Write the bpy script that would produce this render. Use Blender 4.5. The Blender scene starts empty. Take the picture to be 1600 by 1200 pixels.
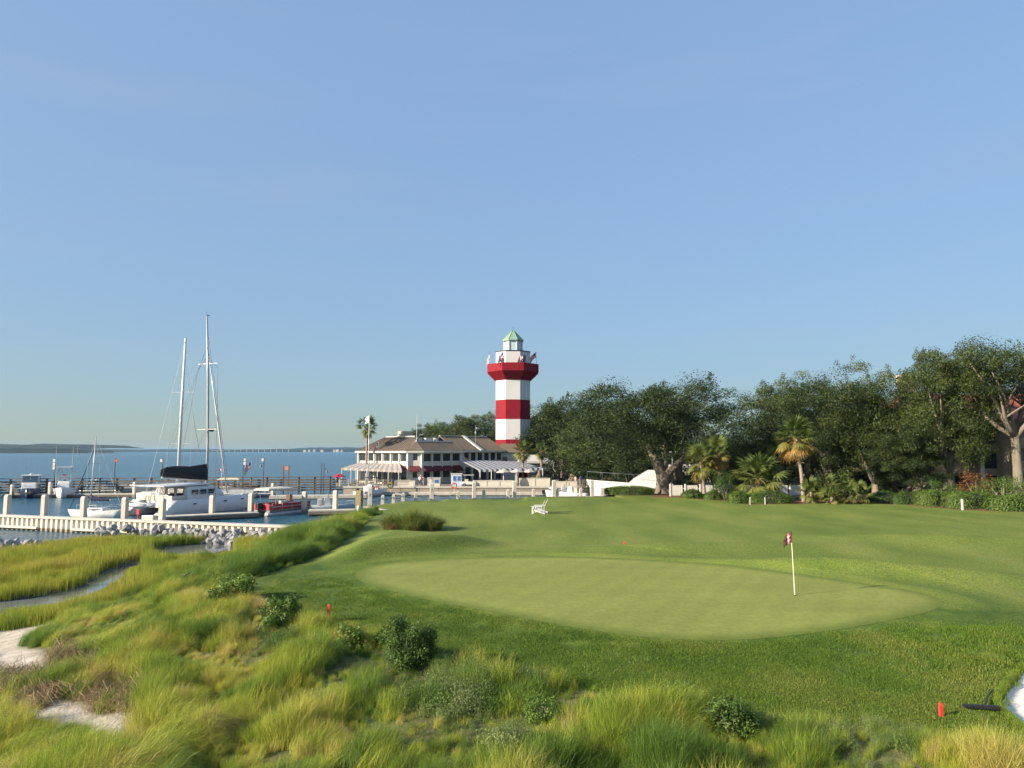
import bpy, bmesh, math, random
import numpy as np
from mathutils import Vector, Matrix, Quaternion, noise as mnoise
R = math.radians
random.seed(7); rng = np.random.default_rng(7)
SC = bpy.context.scene
COL = SC.collection
# ------------------------------------------------------------------ camera, sky, sun, exposure
FPX = 1100.0; CAMZ = 6.8; HOR = 704.5
PITCH = math.atan((HOR - 600) / FPX)
cam = bpy.data.cameras.new('camera'); camo = bpy.data.objects.new('camera', cam); COL.objects.link(camo)
cam.sensor_width = 36; cam.lens = 36 * FPX / 1600; cam.clip_start = 0.5; cam.clip_end = 40000
camo.location = (0, 0, CAMZ); camo.rotation_euler = (math.pi / 2 + PITCH, 0, 0)
SC.camera = camo
SUN = Vector((-0.918, -0.397, math.tan(R(24)))).normalized()
W = bpy.data.worlds.new('World'); SC.world = W; W.use_nodes = True
wn = W.node_tree.nodes; wl = W.node_tree.links
sky = wn.new('ShaderNodeTexSky'); sky.sky_type = 'NISHITA'; sky.sun_disc = False
sky.sun_elevation = R(24); sky.sun_rotation = math.atan2(SUN.x, SUN.y) % (2 * math.pi)
sky.altitude = 0; sky.air_density = 0.7; sky.dust_density = 1.0; sky.ozone_density = 1.0
wn['Background'].inputs['Strength'].default_value = 0.145
bw = wn.new('ShaderNodeRGBToBW'); dv = wn.new('ShaderNodeMath'); dv.operation = 'DIVIDE'; dv.inputs[1].default_value = 1.098
pw = wn.new('ShaderNodeMath'); pw.operation = 'POWER'; pw.inputs[1].default_value = -.75; vs = wn.new('ShaderNodeVectorMath'); vs.operation = 'SCALE'   # hazy air: evens out the whole sky's brightness, hue kept
wl.new(sky.outputs[0], bw.inputs[0]); wl.new(bw.outputs[0], dv.inputs[0]); wl.new(dv.outputs[0], pw.inputs[0]); wl.new(sky.outputs[0], vs.inputs[0]); wl.new(pw.outputs[0], vs.inputs['Scale'])
hs = wn.new('ShaderNodeHueSaturation'); hs.inputs['Saturation'].default_value = .9; wl.new(vs.outputs[0], hs.inputs['Color']); tn_ = wn.new('ShaderNodeMix'); tn_.data_type = 'RGBA'; tn_.blend_type = 'MULTIPLY'; tn_.inputs[0].default_value = 1; tn_.inputs[7].default_value = (.945, 1.045, 1.035, 1); wl.new(hs.outputs[0], tn_.inputs[6])
wtc = wn.new('ShaderNodeTexCoord'); wmp = wn.new('ShaderNodeMapping'); wmp.inputs['Scale'].default_value = (1.2, 1.2, 9); wl.new(wtc.outputs['Generated'], wmp.inputs[0])   # faint thin cirrus over the whole sky
wnz = wn.new('ShaderNodeTexNoise'); wnz.inputs['Scale'].default_value = 2.2; wnz.inputs['Detail'].default_value = 7; wl.new(wmp.outputs[0], wnz.inputs['Vector'])
wmr = wn.new('ShaderNodeMapRange'); wmr.inputs[1].default_value = .52; wmr.inputs[2].default_value = .8; wmr.inputs[3].default_value = 0; wmr.inputs[4].default_value = .16; wl.new(wnz.outputs['Fac'], wmr.inputs[0])
cl_ = wn.new('ShaderNodeMix'); cl_.data_type = 'RGBA'; wl.new(wmr.outputs[0], cl_.inputs[0]); wl.new(tn_.outputs[2], cl_.inputs[6]); cl_.inputs[7].default_value = (1.5, 1.62, 1.75, 1); wl.new(cl_.outputs[2], wn['Background'].inputs['Color'])
sl = bpy.data.lights.new('sun', 'SUN'); sl.energy = 4.7; sl.angle = R(0.5); sl.color = (1.0, 0.885, 0.72)
so = bpy.data.objects.new('sun', sl); COL.objects.link(so); so.location = (-30, -10, 40)
so.rotation_euler = (-SUN).to_track_quat('-Z', 'Y').to_euler()
SC.view_settings.view_transform = 'Standard'; SC.view_settings.look = 'None'
SC.view_settings.exposure = 1.15; SC.view_settings.gamma = 1.0
SC.render.engine = 'CYCLES'; SC.cycles.use_denoising = True
SC.cycles.max_bounces = 5; SC.cycles.diffuse_bounces = 2; SC.cycles.glossy_bounces = 2
SC.cycles.transmission_bounces = 3; SC.cycles.transparent_max_bounces = 6; SC.cycles.volume_bounces = 0
SC.cycles.use_adaptive_sampling = True; SC.cycles.adaptive_threshold = 0.02

# ------------------------------------------------------------------ pixel helpers (photo is 1600 x 1200)
_f = Vector((0, math.cos(PITCH), math.sin(PITCH))); _u = Vector((0, -math.sin(PITCH), math.cos(PITCH)))
def ray(px, py): return _f * FPX + Vector((px - 800, 0, 0)) + _u * (600 - py)
def gp(px, py, z=0.0):
    r = ray(px, py); return Vector((0, 0, CAMZ)) + r * ((z - CAMZ) / r.z)
def at(px, py, d):
    r = ray(px, py); return Vector((0, 0, CAMZ)) + r * (d / r.y)
def xat(px, d): return at(px, HOR, d).x
def zat(py, d): return at(800, py, d).z

# ------------------------------------------------------------------ mesh builder
class MB:
    def __init__(s): s.v = []; s.f = []; s.m = []
    def add(s, vs, fs, mi=0):
        b = len(s.v); s.v += [tuple(p) for p in vs]; s.f += [tuple(i + b for i in f) for f in fs]; s.m += [mi] * len(fs); return s
    def box(s, c, d, rz=0, mi=0, top=1.0):
        x, y, z = d[0] / 2, d[1] / 2, d[2] / 2; q = Matrix.Rotation(rz, 3, 'Z'); c = Vector(c)
        vs = [c + q @ Vector((sx * x * (top if sz > 0 else 1), sy * y * (top if sz > 0 else 1), sz * z)) for sz in (-1, 1) for sx, sy in ((-1, -1), (1, -1), (1, 1), (-1, 1))]
        return s.add(vs, [(3, 2, 1, 0), (4, 5, 6, 7), (0, 1, 5, 4), (1, 2, 6, 5), (2, 3, 7, 6), (3, 0, 4, 7)], mi)
    def bb(s, x0, x1, y0, y1, z0, z1, mi=0):
        return s.box(((x0 + x1) / 2, (y0 + y1) / 2, (z0 + z1) / 2), (abs(x1 - x0), abs(y1 - y0), abs(z1 - z0)), 0, mi)
    def bar(s, a, b, w, h=None, mi=0):
        a = Vector(a); b = Vector(b); h = h or w; t = (b - a).normalized()
        up = Vector((0, 0, 1)) if abs(t.z) < .95 else Vector((0, 1, 0))
        x = t.cross(up).normalized() * w / 2; y = x.cross(t).normalized() * h / 2
        vs = [p + i * x + j * y for p in (a, b) for i, j in ((-1, -1), (1, -1), (1, 1), (-1, 1))]
        return s.add(vs, [(3, 2, 1, 0), (4, 5, 6, 7), (0, 1, 5, 4), (1, 2, 6, 5), (2, 3, 7, 6), (3, 0, 4, 7)], mi)
    def tube(s, pts, rad, n=8, mi=0):
        pts = [Vector(p) for p in pts]; rad = rad if isinstance(rad, (list, tuple)) else [rad] * len(pts)
        rings = []; t0 = (pts[1] - pts[0]).normalized(); x = t0.orthogonal().normalized()
        for i, p in enumerate(pts):
            t = (pts[min(i + 1, len(pts) - 1)] - pts[max(i - 1, 0)]).normalized()
            x = (x - t * x.dot(t)).normalized(); y = t.cross(x)
            rings.append([p + (x * math.cos(2 * math.pi * k / n) + y * math.sin(2 * math.pi * k / n)) * rad[i] for k in range(n)])
        return s.loft(rings, mi=mi)
    def cyl(s, c, r, h, n=12, r2=None, mi=0):
        c = Vector(c); return s.tube([c, c + Vector((0, 0, h))], [r, r if r2 is None else r2], n, mi)
    def loft(s, rings, cap=True, closed=True, mi=0):
        n = len(rings[0]); vs = [p for r in rings for p in r]; fs = []
        for i in range(len(rings) - 1):
            for k in range(n if closed else n - 1):
                a, b = i * n + k, i * n + (k + 1) % n; fs.append((a, b, b + n, a + n))
        if cap: fs.append(tuple(reversed(range(n)))); fs.append(tuple((len(rings) - 1) * n + k for k in range(n)))
        return s.add(vs, fs, mi)
    def prism(s, poly, z0, z1, mi=0):
        return s.loft([[(p[0], p[1], z0) for p in poly], [(p[0], p[1], z1) for p in poly]], mi=mi)
    def slab(s, quad, t, mi=0):
        q = [Vector(p) for p in quad]; n = (q[1] - q[0]).cross(q[-1] - q[0]).normalized() * t
        return s.loft([[p - n for p in q], q], mi=mi)
    def ball(s, c, r, n=10, m=6, mi=0):
        c = Vector(c); r = r if isinstance(r, (tuple, list)) else (r, r, r); rings = []
        for j in range(1, m):
            a = math.pi * j / m - math.pi / 2
            rings.append([c + Vector((r[0] * math.cos(a) * math.cos(2 * math.pi * k / n), r[1] * math.cos(a) * math.sin(2 * math.pi * k / n), r[2] * math.sin(a))) for k in range(n)])
        return s.loft(rings, mi=mi)
    def xf(s, M): s.v = [tuple(M @ Vector(p)) for p in s.v]; return s
    def mesh(s, name, mats, smooth=False):
        me = bpy.data.meshes.new(name); me.from_pydata(s.v, [], s.f)
        for m in (mats if isinstance(mats, (list, tuple)) else [mats]): me.materials.append(m)
        if len(me.materials) > 1: me.polygons.foreach_set('material_index', s.m)
        if smooth: me.polygons.foreach_set('use_smooth', [True] * len(me.polygons))
        me.update(); return me
    def build(s, name, mats, parent=None, smooth=False, bevel=0):
        o = bpy.data.objects.new(name, s.mesh(name, mats, smooth)); COL.objects.link(o); o.parent = parent
        if bevel:
            b = o.modifiers.new('bevel', 'BEVEL'); b.width = bevel; b.segments = 2; b.limit_method = 'ANGLE'
        return o
def tag(o, label=None, cat=None, group=None, kind=None):
    for k, v in (('label', label), ('category', cat), ('group', group), ('kind', kind)):
        if v: o[k] = v
    return o
def thing(name, label, cat, loc=(0, 0, 0), rz=0, group=None):
    o = bpy.data.objects.new(name, None); COL.objects.link(o); o.location = loc; o.rotation_euler = (0, 0, rz); o.empty_display_size = .3
    return tag(o, label, cat, group)
def link(name, me, parent=None, loc=(0, 0, 0), rot=(0, 0, 0), scale=(1, 1, 1)):
    o = bpy.data.objects.new(name, me); COL.objects.link(o); o.parent = parent; o.location = loc; o.rotation_euler = rot; o.scale = scale; return o
def dup(root, loc, rz, label=None, group=None, scale=None):
    r = root.copy(); COL.objects.link(r); r.location = loc; r.rotation_euler = (0, 0, rz)
    if label: r['label'] = label
    if group: r['group'] = group
    if scale: r.scale = (scale,) * 3 if not isinstance(scale, tuple) else scale
    for ch in root.children:
        c = ch.copy(); COL.objects.link(c); c.parent = r
        for g in ch.children:
            d = g.copy(); COL.objects.link(d); d.parent = c
    return r

# ------------------------------------------------------------------ materials
def mat(name, col, rough=.6, var=.12, scale=3., metal=0., bump=0., bscale=20., spec=.5, streak=None, rand=0.):
    m = bpy.data.materials.new(name); m.use_nodes = True; nt = m.node_tree; N = nt.nodes; L = nt.links
    b = N['Principled BSDF']; b.inputs['Roughness'].default_value = rough; b.inputs['Metallic'].default_value = metal
    b.inputs['Specular IOR Level'].default_value = spec
    tc = N.new('ShaderNodeTexCoord'); src = tc.outputs['Object']
    if streak:
        mp = N.new('ShaderNodeMapping'); mp.inputs['Scale'].default_value = streak; L.new(src, mp.inputs['Vector']); src = mp.outputs[0]
    nz = N.new('ShaderNodeTexNoise'); nz.inputs['Scale'].default_value = scale; nz.inputs['Detail'].default_value = 5; L.new(src, nz.inputs['Vector'])
    rp = N.new('ShaderNodeMapRange'); rp.inputs[1].default_value = .3; rp.inputs[2].default_value = .7
    rp.inputs[3].default_value = 1 - var; rp.inputs[4].default_value = 1 + var; L.new(nz.outputs['Fac'], rp.inputs[0])
    mx = N.new('ShaderNodeMix'); mx.data_type = 'RGBA'; mx.blend_type = 'MULTIPLY'; mx.inputs[0].default_value = 1
    mx.inputs[6].default_value = (*col, 1); fac = rp.outputs[0]
    if rand:
        oi = N.new('ShaderNodeObjectInfo'); r2 = N.new('ShaderNodeMapRange'); r2.inputs[3].default_value = 1 - rand; r2.inputs[4].default_value = 1 + rand
        L.new(oi.outputs['Random'], r2.inputs[0]); mm = N.new('ShaderNodeMath'); mm.operation = 'MULTIPLY'; L.new(fac, mm.inputs[0]); L.new(r2.outputs[0], mm.inputs[1]); fac = mm.outputs[0]
    L.new(fac, mx.inputs[7]); L.new(mx.outputs[2], b.inputs['Base Color'])
    if bump:
        n2 = N.new('ShaderNodeTexNoise'); n2.inputs['Scale'].default_value = bscale; n2.inputs['Detail'].default_value = 6; L.new(src, n2.inputs['Vector'])
        bp = N.new('ShaderNodeBump'); bp.inputs['Strength'].default_value = bump; bp.inputs['Distance'].default_value = .05; L.new(n2.outputs['Fac'], bp.inputs['Height']); L.new(bp.outputs[0], b.inputs['Normal'])
    return m
def leafmat(name, attr_type, cols, trans=.3, rough=.55):
    """two-colour foliage driven by the stored attribute 'tint' (0..1)"""
    m = bpy.data.materials.new(name); m.use_nodes = True; nt = m.node_tree; N = nt.nodes; L = nt.links
    b = N['Principled BSDF']; b.inputs['Roughness'].default_value = rough; b.inputs['Specular IOR Level'].default_value = .3
    a = N.new('ShaderNodeAttribute'); a.attribute_type = attr_type; a.attribute_name = 'tint'
    cr = N.new('ShaderNodeValToRGB'); e = cr.color_ramp.elements
    while len(e) < len(cols): e.new(.5)
    for i, c in enumerate(cols): e[i].position = i / (len(cols) - 1); e[i].color = (*c, 1)
    L.new(a.outputs['Fac'], cr.inputs[0])
    g = N.new('ShaderNodeAttribute'); g.attribute_type = 'GEOMETRY'; g.attribute_name = 'shade'
    mx = N.new('ShaderNodeMix'); mx.data_type = 'RGBA'; mx.blend_type = 'MULTIPLY'; mx.inputs[0].default_value = 1
    L.new(cr.outputs[0], mx.inputs[6]); L.new(g.outputs['Fac'], mx.inputs[7])
    L.new(mx.outputs[2], b.inputs['Base Color'])
    t = N.new('ShaderNodeBsdfTranslucent'); L.new(mx.outputs[2], t.inputs['Color'])
    ms = N.new('ShaderNodeMixShader'); ms.inputs[0].default_value = trans
    L.new(b.outputs[0], ms.inputs[1]); L.new(t.outputs[0], ms.inputs[2]); L.new(ms.outputs[0], N['Material Output'].inputs['Surface'])
    return m
def glassmat(name, col, rough=.05):
    m = mat(name, col, rough, .1, 1.5, spec=.8); return m
def fattr(me, name, vals, dom='POINT'):
    a = me.attributes.new(name, 'FLOAT', dom); a.data.foreach_set('value', np.asarray(vals, dtype=np.float32))
# ================================================================== GROUND, WATER, GRASS
def _hash(ix, iy, s): 
    n = (ix.astype(np.int64) * 374761393 + iy.astype(np.int64) * 668265263 + s * 974711) & 0x7fffffff
    n = ((n ^ (n >> 13)) * 1274126177) & 0x7fffffff
    return ((n ^ (n >> 16)) & 0xffff) / 65535.0
def vnoise(x, y, sc, s=0):
    x = np.asarray(x, float) / sc; y = np.asarray(y, float) / sc; ix = np.floor(x); iy = np.floor(y); fx = x - ix; fy = y - iy
    fx = fx * fx * (3 - 2 * fx); fy = fy * fy * (3 - 2 * fy)
    return (_hash(ix, iy, s) * (1 - fx) + _hash(ix + 1, iy, s) * fx) * (1 - fy) + (_hash(ix, iy + 1, s) * (1 - fx) + _hash(ix + 1, iy + 1, s) * fx) * fy
def fbm(x, y, sc, s=0): return .55 * vnoise(x, y, sc, s) + .3 * vnoise(x, y, sc / 2.1, s + 5) + .15 * vnoise(x, y, sc / 4.3, s + 9)
def inpoly(x, y, P):
    c = np.zeros(np.shape(x), bool); n = len(P)
    for i in range(n):
        x0, y0 = P[i][0], P[i][1]; x1, y1 = P[(i + 1) % n][0], P[(i + 1) % n][1]
        if y0 == y1: continue
        c ^= ((y0 > y) != (y1 > y)) & (x < (x1 - x0) * (y - y0) / (y1 - y0) + x0)
    return c
def pdist(x, y, P, closed=True):
    d = np.full(np.shape(x), 1e18); n = len(P)
    for i in range(n if closed else n - 1):
        ax, ay = P[i][0], P[i][1]; bx, by = P[(i + 1) % n][0], P[(i + 1) % n][1]; dx, dy = bx - ax, by - ay
        t = np.clip(((x - ax) * dx + (y - ay) * dy) / (dx * dx + dy * dy + 1e-9), 0, 1)
        d = np.minimum(d, (x - ax - t * dx) ** 2 + (y - ay - t * dy) ** 2)
    return np.sqrt(d)
def sdf(x, y, P): d = pdist(x, y, P); return np.where(inpoly(x, y, P), -d, d)
def pp(pts, z): return [tuple(gp(a, b, z)[:2]) for a, b in pts]
def smooth(t): t = np.clip(t, 0, 1); return t * t * (3 - 2 * t)
LZ = 1.7; QZ = 1.2
POSTS = [(578, 791, 1), (598, 787, 0), (615, 785, 0), (630, 782.8, 0), (649.5, 782, 0), (674.6, 781, 1), (716, 779, 0), (740.8, 778, 1), (756, 777.5, 0), (794, 776.5, 0), (803.8, 776, 1), (833.4, 775.5, 0), (865.5, 774.7, 1), (871.5, 774.6, 0), (907.5, 774.2, 0), (925.3, 774, 1), (941.6, 773.7, 0)]
EDGE = [tuple(gp(a, b, LZ)[:2]) for a, b, c in POSTS if a not in (803.8, 871.5, 756)]
FRONT = pp([(600, 801), (576, 813), (562, 830), (520, 860), (470, 880), (425, 895), (398, 910), (408, 940), (450, 962), (510, 972), (570, 985), (650, 1003), (730, 1030), (850, 1058), (960, 1080), (1100, 1105), (1210, 1112), (1350, 1128), (1460, 1140), (1600, 1166)], LZ)
BACK = pp([(1600, 800), (1500, 797), (1400, 788), (1330, 785), (1180, 789), (1130, 783), (1060, 778), (1000, 775)], LZ)
LAWN = list(reversed(EDGE)) + FRONT + [(20, 11), (70, 8), (85, 62)] + BACK
FOOT = [(-16, -40), (-16, 0), (-18, 12), (-20.5, 20)] + pp([(0, 975), (100, 948), (200, 918), (240, 890), (300, 872), (390, 852), (432, 838)], .3) + [(-15.5, 51), (-13.9, 55), (-13.4, 60)]
LAND = FOOT + EDGE + [(12.4, 86), (20, 91), (27, 93), (27, 112), (-26.5, 112), (-28, 120), (-30, 190), (-20, 420), (100, 3000), (6000, 3000), (6000, -40)]
MARSH = [(-16, -40), (-16, 0), (-18, 12), (-20.5, 20)] + FOOT[4:11] + [(-16.5, 52.6), (-24, 53.2), (-31, 53), (-32.5, 49), (-33.5, 46), (-37, 44), (-60, 41), (-60, -40)]
POOLS = [pp([(-80, 948), (0, 939), (60, 933), (130, 915), (152, 894), (174, 887), (200, 884), (196, 902), (165, 924), (92, 946), (0, 957), (-80, 966)], 0), pp([(228, 860), (270, 853), (330, 849), (372, 851), (368, 861), (320, 868), (262, 868)], 0), pp([(185, 891), (205, 882), (225, 877), (228, 880), (208, 887), (192, 896)], 0)]
SANDS = [pp(p, .45) for p in ([(-40, 985), (0, 972), (40, 962), (98, 953), (90, 968), (52, 988), (10, 1000), (-40, 1006)], [(4, 1000), (30, 996), (24, 1028), (54, 1044), (68, 1080), (62, 1104), (44, 1110), (30, 1092), (4, 1062), (-8, 1030)], [(34, 1146), (70, 1134), (116, 1148), (140, 1168), (116, 1184), (60, 1168)], [(130, 1178), (188, 1174), (208, 1208), (150, 1214)], [(296, 884), (340, 866), (388, 861), (384, 872), (334, 884), (300, 890)], [(404, 838), (440, 830), (450, 836), (410, 846)])]
STRAWS = [pp(p, .6) for p in ([(88, 1050), (112, 1042), (138, 1085), (130, 1112), (98, 1102)], [(120, 1120), (190, 1108), (232, 1150), (215, 1172), (160, 1150)], [(20, 1085), (60, 1085), (75, 1130), (50, 1140), (28, 1120)])]
def crom(P, k=6):
    out = []; n = len(P)
    for i in range(n):
        p0, p1, p2, p3 = [np.array(P[(i + j) % n], float) for j in (-1, 0, 1, 2)]
        for t in np.arange(k) / k: out.append(tuple(.5 * (2 * p1 + (p2 - p0) * t + (2 * p0 - 5 * p1 + 4 * p2 - p3) * t ** 2 + (3 * p1 - p0 - 3 * p2 + p3) * t ** 3)))
    return out
GREEN = crom(pp([(556, 903), (564, 893), (592, 884.5), (650, 878), (740, 873.5), (850, 871.5), (950, 874), (1050, 880), (1150, 888), (1250, 900), (1350, 914), (1430, 926), (1466, 937), (1474, 946), (1455, 957), (1405, 970), (1330, 984), (1210, 999), (1100, 1003.5), (1000, 998), (880, 981), (760, 958), (680, 942), (615, 927), (570, 914)], 1.75))
BUNK = crom(pp([(1563, 1104), (1572, 1090), (1598, 1073), (1640, 1062), (1690, 1075), (1720, 1120), (1670, 1165), (1622, 1158), (1585, 1134)], 1.6))
def gauss(x, y, c, a, b, ang):
    dx, dy = x - c[0], y - c[1]; s = dx * math.cos(ang) + dy * math.sin(ang); t = -dx * math.sin(ang) + dy * math.cos(ang)
    return np.exp(-(s / a) ** 2 - (t / b) ** 2)
def und(x, y):
    h = .34 * (fbm(x + 40, y, 17, 3) - .5) + .13 * (fbm(x, y, 6.5, 11) - .5)
    c = gp(640, 861, 1.8); ang = math.atan2(6.1, 6.8); dx, dy = x - c.x, y - c.y
    s = dx * math.cos(ang) + dy * math.sin(ang); t = -dx * math.sin(ang) + dy * math.cos(ang)
    h = h + .75 * np.exp(-(s / 4.8) ** 4) * np.where(t > 0, np.exp(-(t / 8.0) ** 2), np.exp(-(t / .85) ** 2))
    c = gp(1310, 893, 1.7); h = h + .5 * gauss(x, y, c, 6.5, 1.2, -.32)
    c = gp(1500, 850, 1.7); h = h + .45 * gauss(x, y, c, 7, 2.0, -.2)
    c = gp(1080, 860, 1.7); h = h + .32 * gauss(x, y, c, 8, 1.4, .1)
    c = gp(1590, 1030, 1.7); h = h + .55 * gauss(x, y, c, 2.0, 2.0, 0)
    g = np.clip(1 - np.maximum(sdf(x, y, GREEN), 0) / 2.5, 0, 1); h = h * (1 - .75 * smooth(g)) + .1 * smooth(g)
    return h
def height(x, y):
    x = np.asarray(x, float); y = np.asarray(y, float)
    land = inpoly(x, y, LAND); lw = sdf(x, y, LAWN); marsh = inpoly(x, y, MARSH)
    h = np.full(x.shape, -2.2)
    mz = .13 + .12 * (vnoise(x, y, 2.3, 4) - .5)
    pl = np.minimum.reduce([sdf(x, y, p) for p in POOLS]) + .6 * (vnoise(x, y, 1.4, 8) - .5)
    mz = np.where(pl < 0, np.maximum(mz - .35 * smooth(-pl / .8) - .1, -.25), mz)
    med = pdist(x, y, MARSH); h = np.where(marsh, np.minimum(mz, -.4 + .9 * med), h)
    df = pdist(x, y, FOOT, False); dl = np.maximum(lw, 0); t = df / (df + dl + 1e-6)
    dune = .12 + 1.55 * smooth(t * 1.04) + .28 * (fbm(x, y, 2.4, 21) - .5) * smooth(dl / 1.2) * smooth(df / 1.5)
    base = LZ + und(x, y) * smooth((-lw + .3) / 3.0)
    woods = np.where(y < 90, LZ, LZ + (QZ - LZ) * smooth((y - 90) / 22)) 
    d = np.where(lw <= 0, base, np.where((y < 63) & ((x < 8) | (y < 40)), dune, woods))
    h = np.where(land, d, h)
    b = sdf(x, y, BUNK); h = h - .12 * smooth(-b / .3 + .3)
    return h
def axis(lo, hi, d, a, b):
    c = list(np.arange(lo, hi + 1e-6, d)); s = d; v = hi
    while v < b: s = min(s * 1.22, 400); v += s; c.append(v)
    s = d; v = lo
    while v > a: s = min(s * 1.22, 400); v -= s; c.insert(0, v)
    return c
def grid(xs, ys, fz):
    X, Y = np.meshgrid(xs, ys); Z = fz(X, Y); nx, ny = len(xs), len(ys)
    V = np.stack([X, Y, Z], -1).reshape(-1, 3); i = (np.arange(ny - 1)[:, None] * nx + np.arange(nx - 1)[None]).ravel()
    return V, np.stack([i, i + 1, i + nx + 1, i + nx], -1)
def npmesh(name, V, F):
    me = bpy.data.meshes.new(name); me.vertices.add(len(V)); me.vertices.foreach_set('co', np.asarray(V, np.float32).ravel())
    k = F.shape[1]; me.loops.add(F.size); me.loops.foreach_set('vertex_index', F.astype(np.int32).ravel())
    me.polygons.add(len(F)); me.polygons.foreach_set('loop_start', np.arange(len(F), dtype=np.int32) * k)
    me.update(calc_edges=True); return me

# --- materials
def ground_mat():
    m = bpy.data.materials.new('ground_cover'); m.use_nodes = True; N = m.node_tree.nodes; L = m.node_tree.links; b = N['Principled BSDF']
    b.inputs['Roughness'].default_value = .85; b.inputs['Specular IOR Level'].default_value = .2
    tc = N.new('ShaderNodeTexCoord')
    def nz(sc, det=4, stretch=None):
        n = N.new('ShaderNodeTexNoise'); n.inputs['Scale'].default_value = sc; n.inputs['Detail'].default_value = det; s = tc.outputs['Object']
        if stretch: mp = N.new('ShaderNodeMapping'); mp.inputs['Scale'].default_value = stretch; L.new(s, mp.inputs[0]); s = mp.outputs[0]
        L.new(s, n.inputs['Vector']); return n.outputs['Fac']
    def at_(n): a = N.new('ShaderNodeAttribute'); a.attribute_name = n; return a.outputs['Fac']
    def ramp(f, pts):
        r = N.new('ShaderNodeValToRGB'); e = r.color_ramp.elements
        while len(e) < len(pts): e.new(.5)
        for i, (p, c) in enumerate(pts): e[i].position = p; e[i].color = (*c, 1)
        L.new(f, r.inputs[0]); return r.outputs[0]
    def mix(f, a, c, mode='MIX'):
        x = N.new('ShaderNodeMix'); x.data_type = 'RGBA'; x.blend_type = mode
        if isinstance(f, float): x.inputs[0].default_value = f
        else: L.new(f, x.inputs[0])
        L.new(a, x.inputs[6]); L.new(c, x.inputs[7]); return x.outputs[2]
    def edge(v, lo, hi, nscale=3., amp=.3):
        mm = N.new('ShaderNodeMath'); mm.operation = 'MULTIPLY_ADD'; L.new(nz(nscale, 5), mm.inputs[0]); mm.inputs[1].default_value = amp; L.new(v, mm.inputs[2])
        r = N.new('ShaderNodeMapRange'); r.interpolation_type = 'SMOOTHSTEP'; r.inputs[1].default_value = lo + amp / 2; r.inputs[2].default_value = hi + amp / 2; L.new(mm.outputs[0], r.inputs[0]); return r.outputs[0]
    soil = ramp(nz(2.2, 6), [(.3, (.065, .075, .022)), (.5, (.10, .105, .035)), (.7, (.16, .14, .06))])
    rough = ramp(nz(.9, 8), [(.28, (.042, .080, .009)), (.5, (.070, .112, .013)), (.72, (.115, .145, .021))])
    fair = ramp(nz(.35, 8, (1, .35, 1)), [(.3, (.098, .145, .022)), (.52, (.138, .180, .031)), (.72, (.180, .205, .045))])
    lawn = mix(edge(at_('fair'), -1.2, 1.2, .35, 2.5), fair, rough)
    fine = ramp(nz(9, 8), [(.25, (.52, .55, .45)), (.5, (1, 1, 1)), (.75, (1.4, 1.32, 1.2))]); lawn = mix(.7, lawn, fine, 'MULTIPLY')
    tuft = ramp(nz(22, 5, (1, .45, 1)), [(.3, (.5, .55, .45)), (.52, (1, 1, 1)), (.75, (1.6, 1.5, 1.25))]); lawn = mix(.65, lawn, tuft, 'MULTIPLY')
    ring = N.new('ShaderNodeValToRGB'); er = ring.color_ramp.elements; er[0].position = 0; er[0].color = (1.25, 1.22, 1.15, 1); er[1].position = 1; er[1].color = (1, 1, 1, 1)
    for p_, c_ in ((.13, (1.22, 1.18, 1.1)), (.17, (.92, .95, .92)), (.36, (.97, .98, .97)), (.39, (1.16, 1.12, 1.05)), (.42, (.98, .98, .98))): q_ = er.new(p_); q_.color = (*c_, 1)
    L.new(at_('collar'), ring.inputs[0]); lawn = mix(1., lawn, ring.outputs[0], 'MULTIPLY')
    patch = N.new('ShaderNodeMapRange'); patch.inputs[1].default_value = .70; patch.inputs[2].default_value = .82; L.new(nz(1.7, 4), patch.inputs[0])
    dry = N.new('ShaderNodeRGB'); dry.outputs[0].default_value = (.14, .12, .035, 1); lawn = mix(patch.outputs[0], lawn, dry.outputs[0])
    c = mix(edge(at_('lawn'), -.15, .25, 1.5, .5), lawn, soil)
    mulch = ramp(nz(3, 6), [(.3, (.10, .05, .026)), (.7, (.22, .11, .055))]); c = mix(edge(at_('mulch'), .4, .6, .6, .3), c, mulch)
    litter = ramp(nz(2, 6), [(.3, (.035, .03, .018)), (.7, (.075, .06, .035))]); c = mix(edge(at_('litter'), .4, .6, .6, .3), c, litter)
    sand = ramp(nz(2.5, 8), [(.25, (.26, .22, .16)), (.5, (.42, .37, .30)), (.75, (.52, .47, .40))]); c = mix(edge(at_('sand'), .3, -.1, 2.5, .35), c, sand)
    mud = ramp(nz(1.2, 5), [(.3, (.05, .05, .035)), (.7, (.12, .11, .07))]); c = mix(edge(at_('mud'), .4, .6, 1, .3), c, mud)
    L.new(c, b.inputs['Base Color'])
    bp = N.new('ShaderNodeBump'); bp.inputs['Strength'].default_value = .6; bp.inputs['Distance'].default_value = .06; L.new(nz(14, 8), bp.inputs['Height']); L.new(bp.outputs[0], b.inputs['Normal'])
    return m
XS = axis(-34, 34, .32, -600, 6000); YS = axis(9, 58, .32, -40, 3000)
YS = sorted([y for y in YS if not (111 < y < 113)] + [111.94, 112.02]); 
XS = sorted([x for x in XS if not (26.3 < x < 27.5)] + [26.94, 27.02])
V, F = grid(XS, YS, height); V[:, 2] -= .14 * smooth((-sdf(V[:, 0], V[:, 1], BUNK) - .12) / .2)
me = npmesh('ground', V, F); x, y = V[:, 0], V[:, 1]
lw = sdf(x, y, LAWN); fattr(me, 'lawn', lw)
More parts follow.
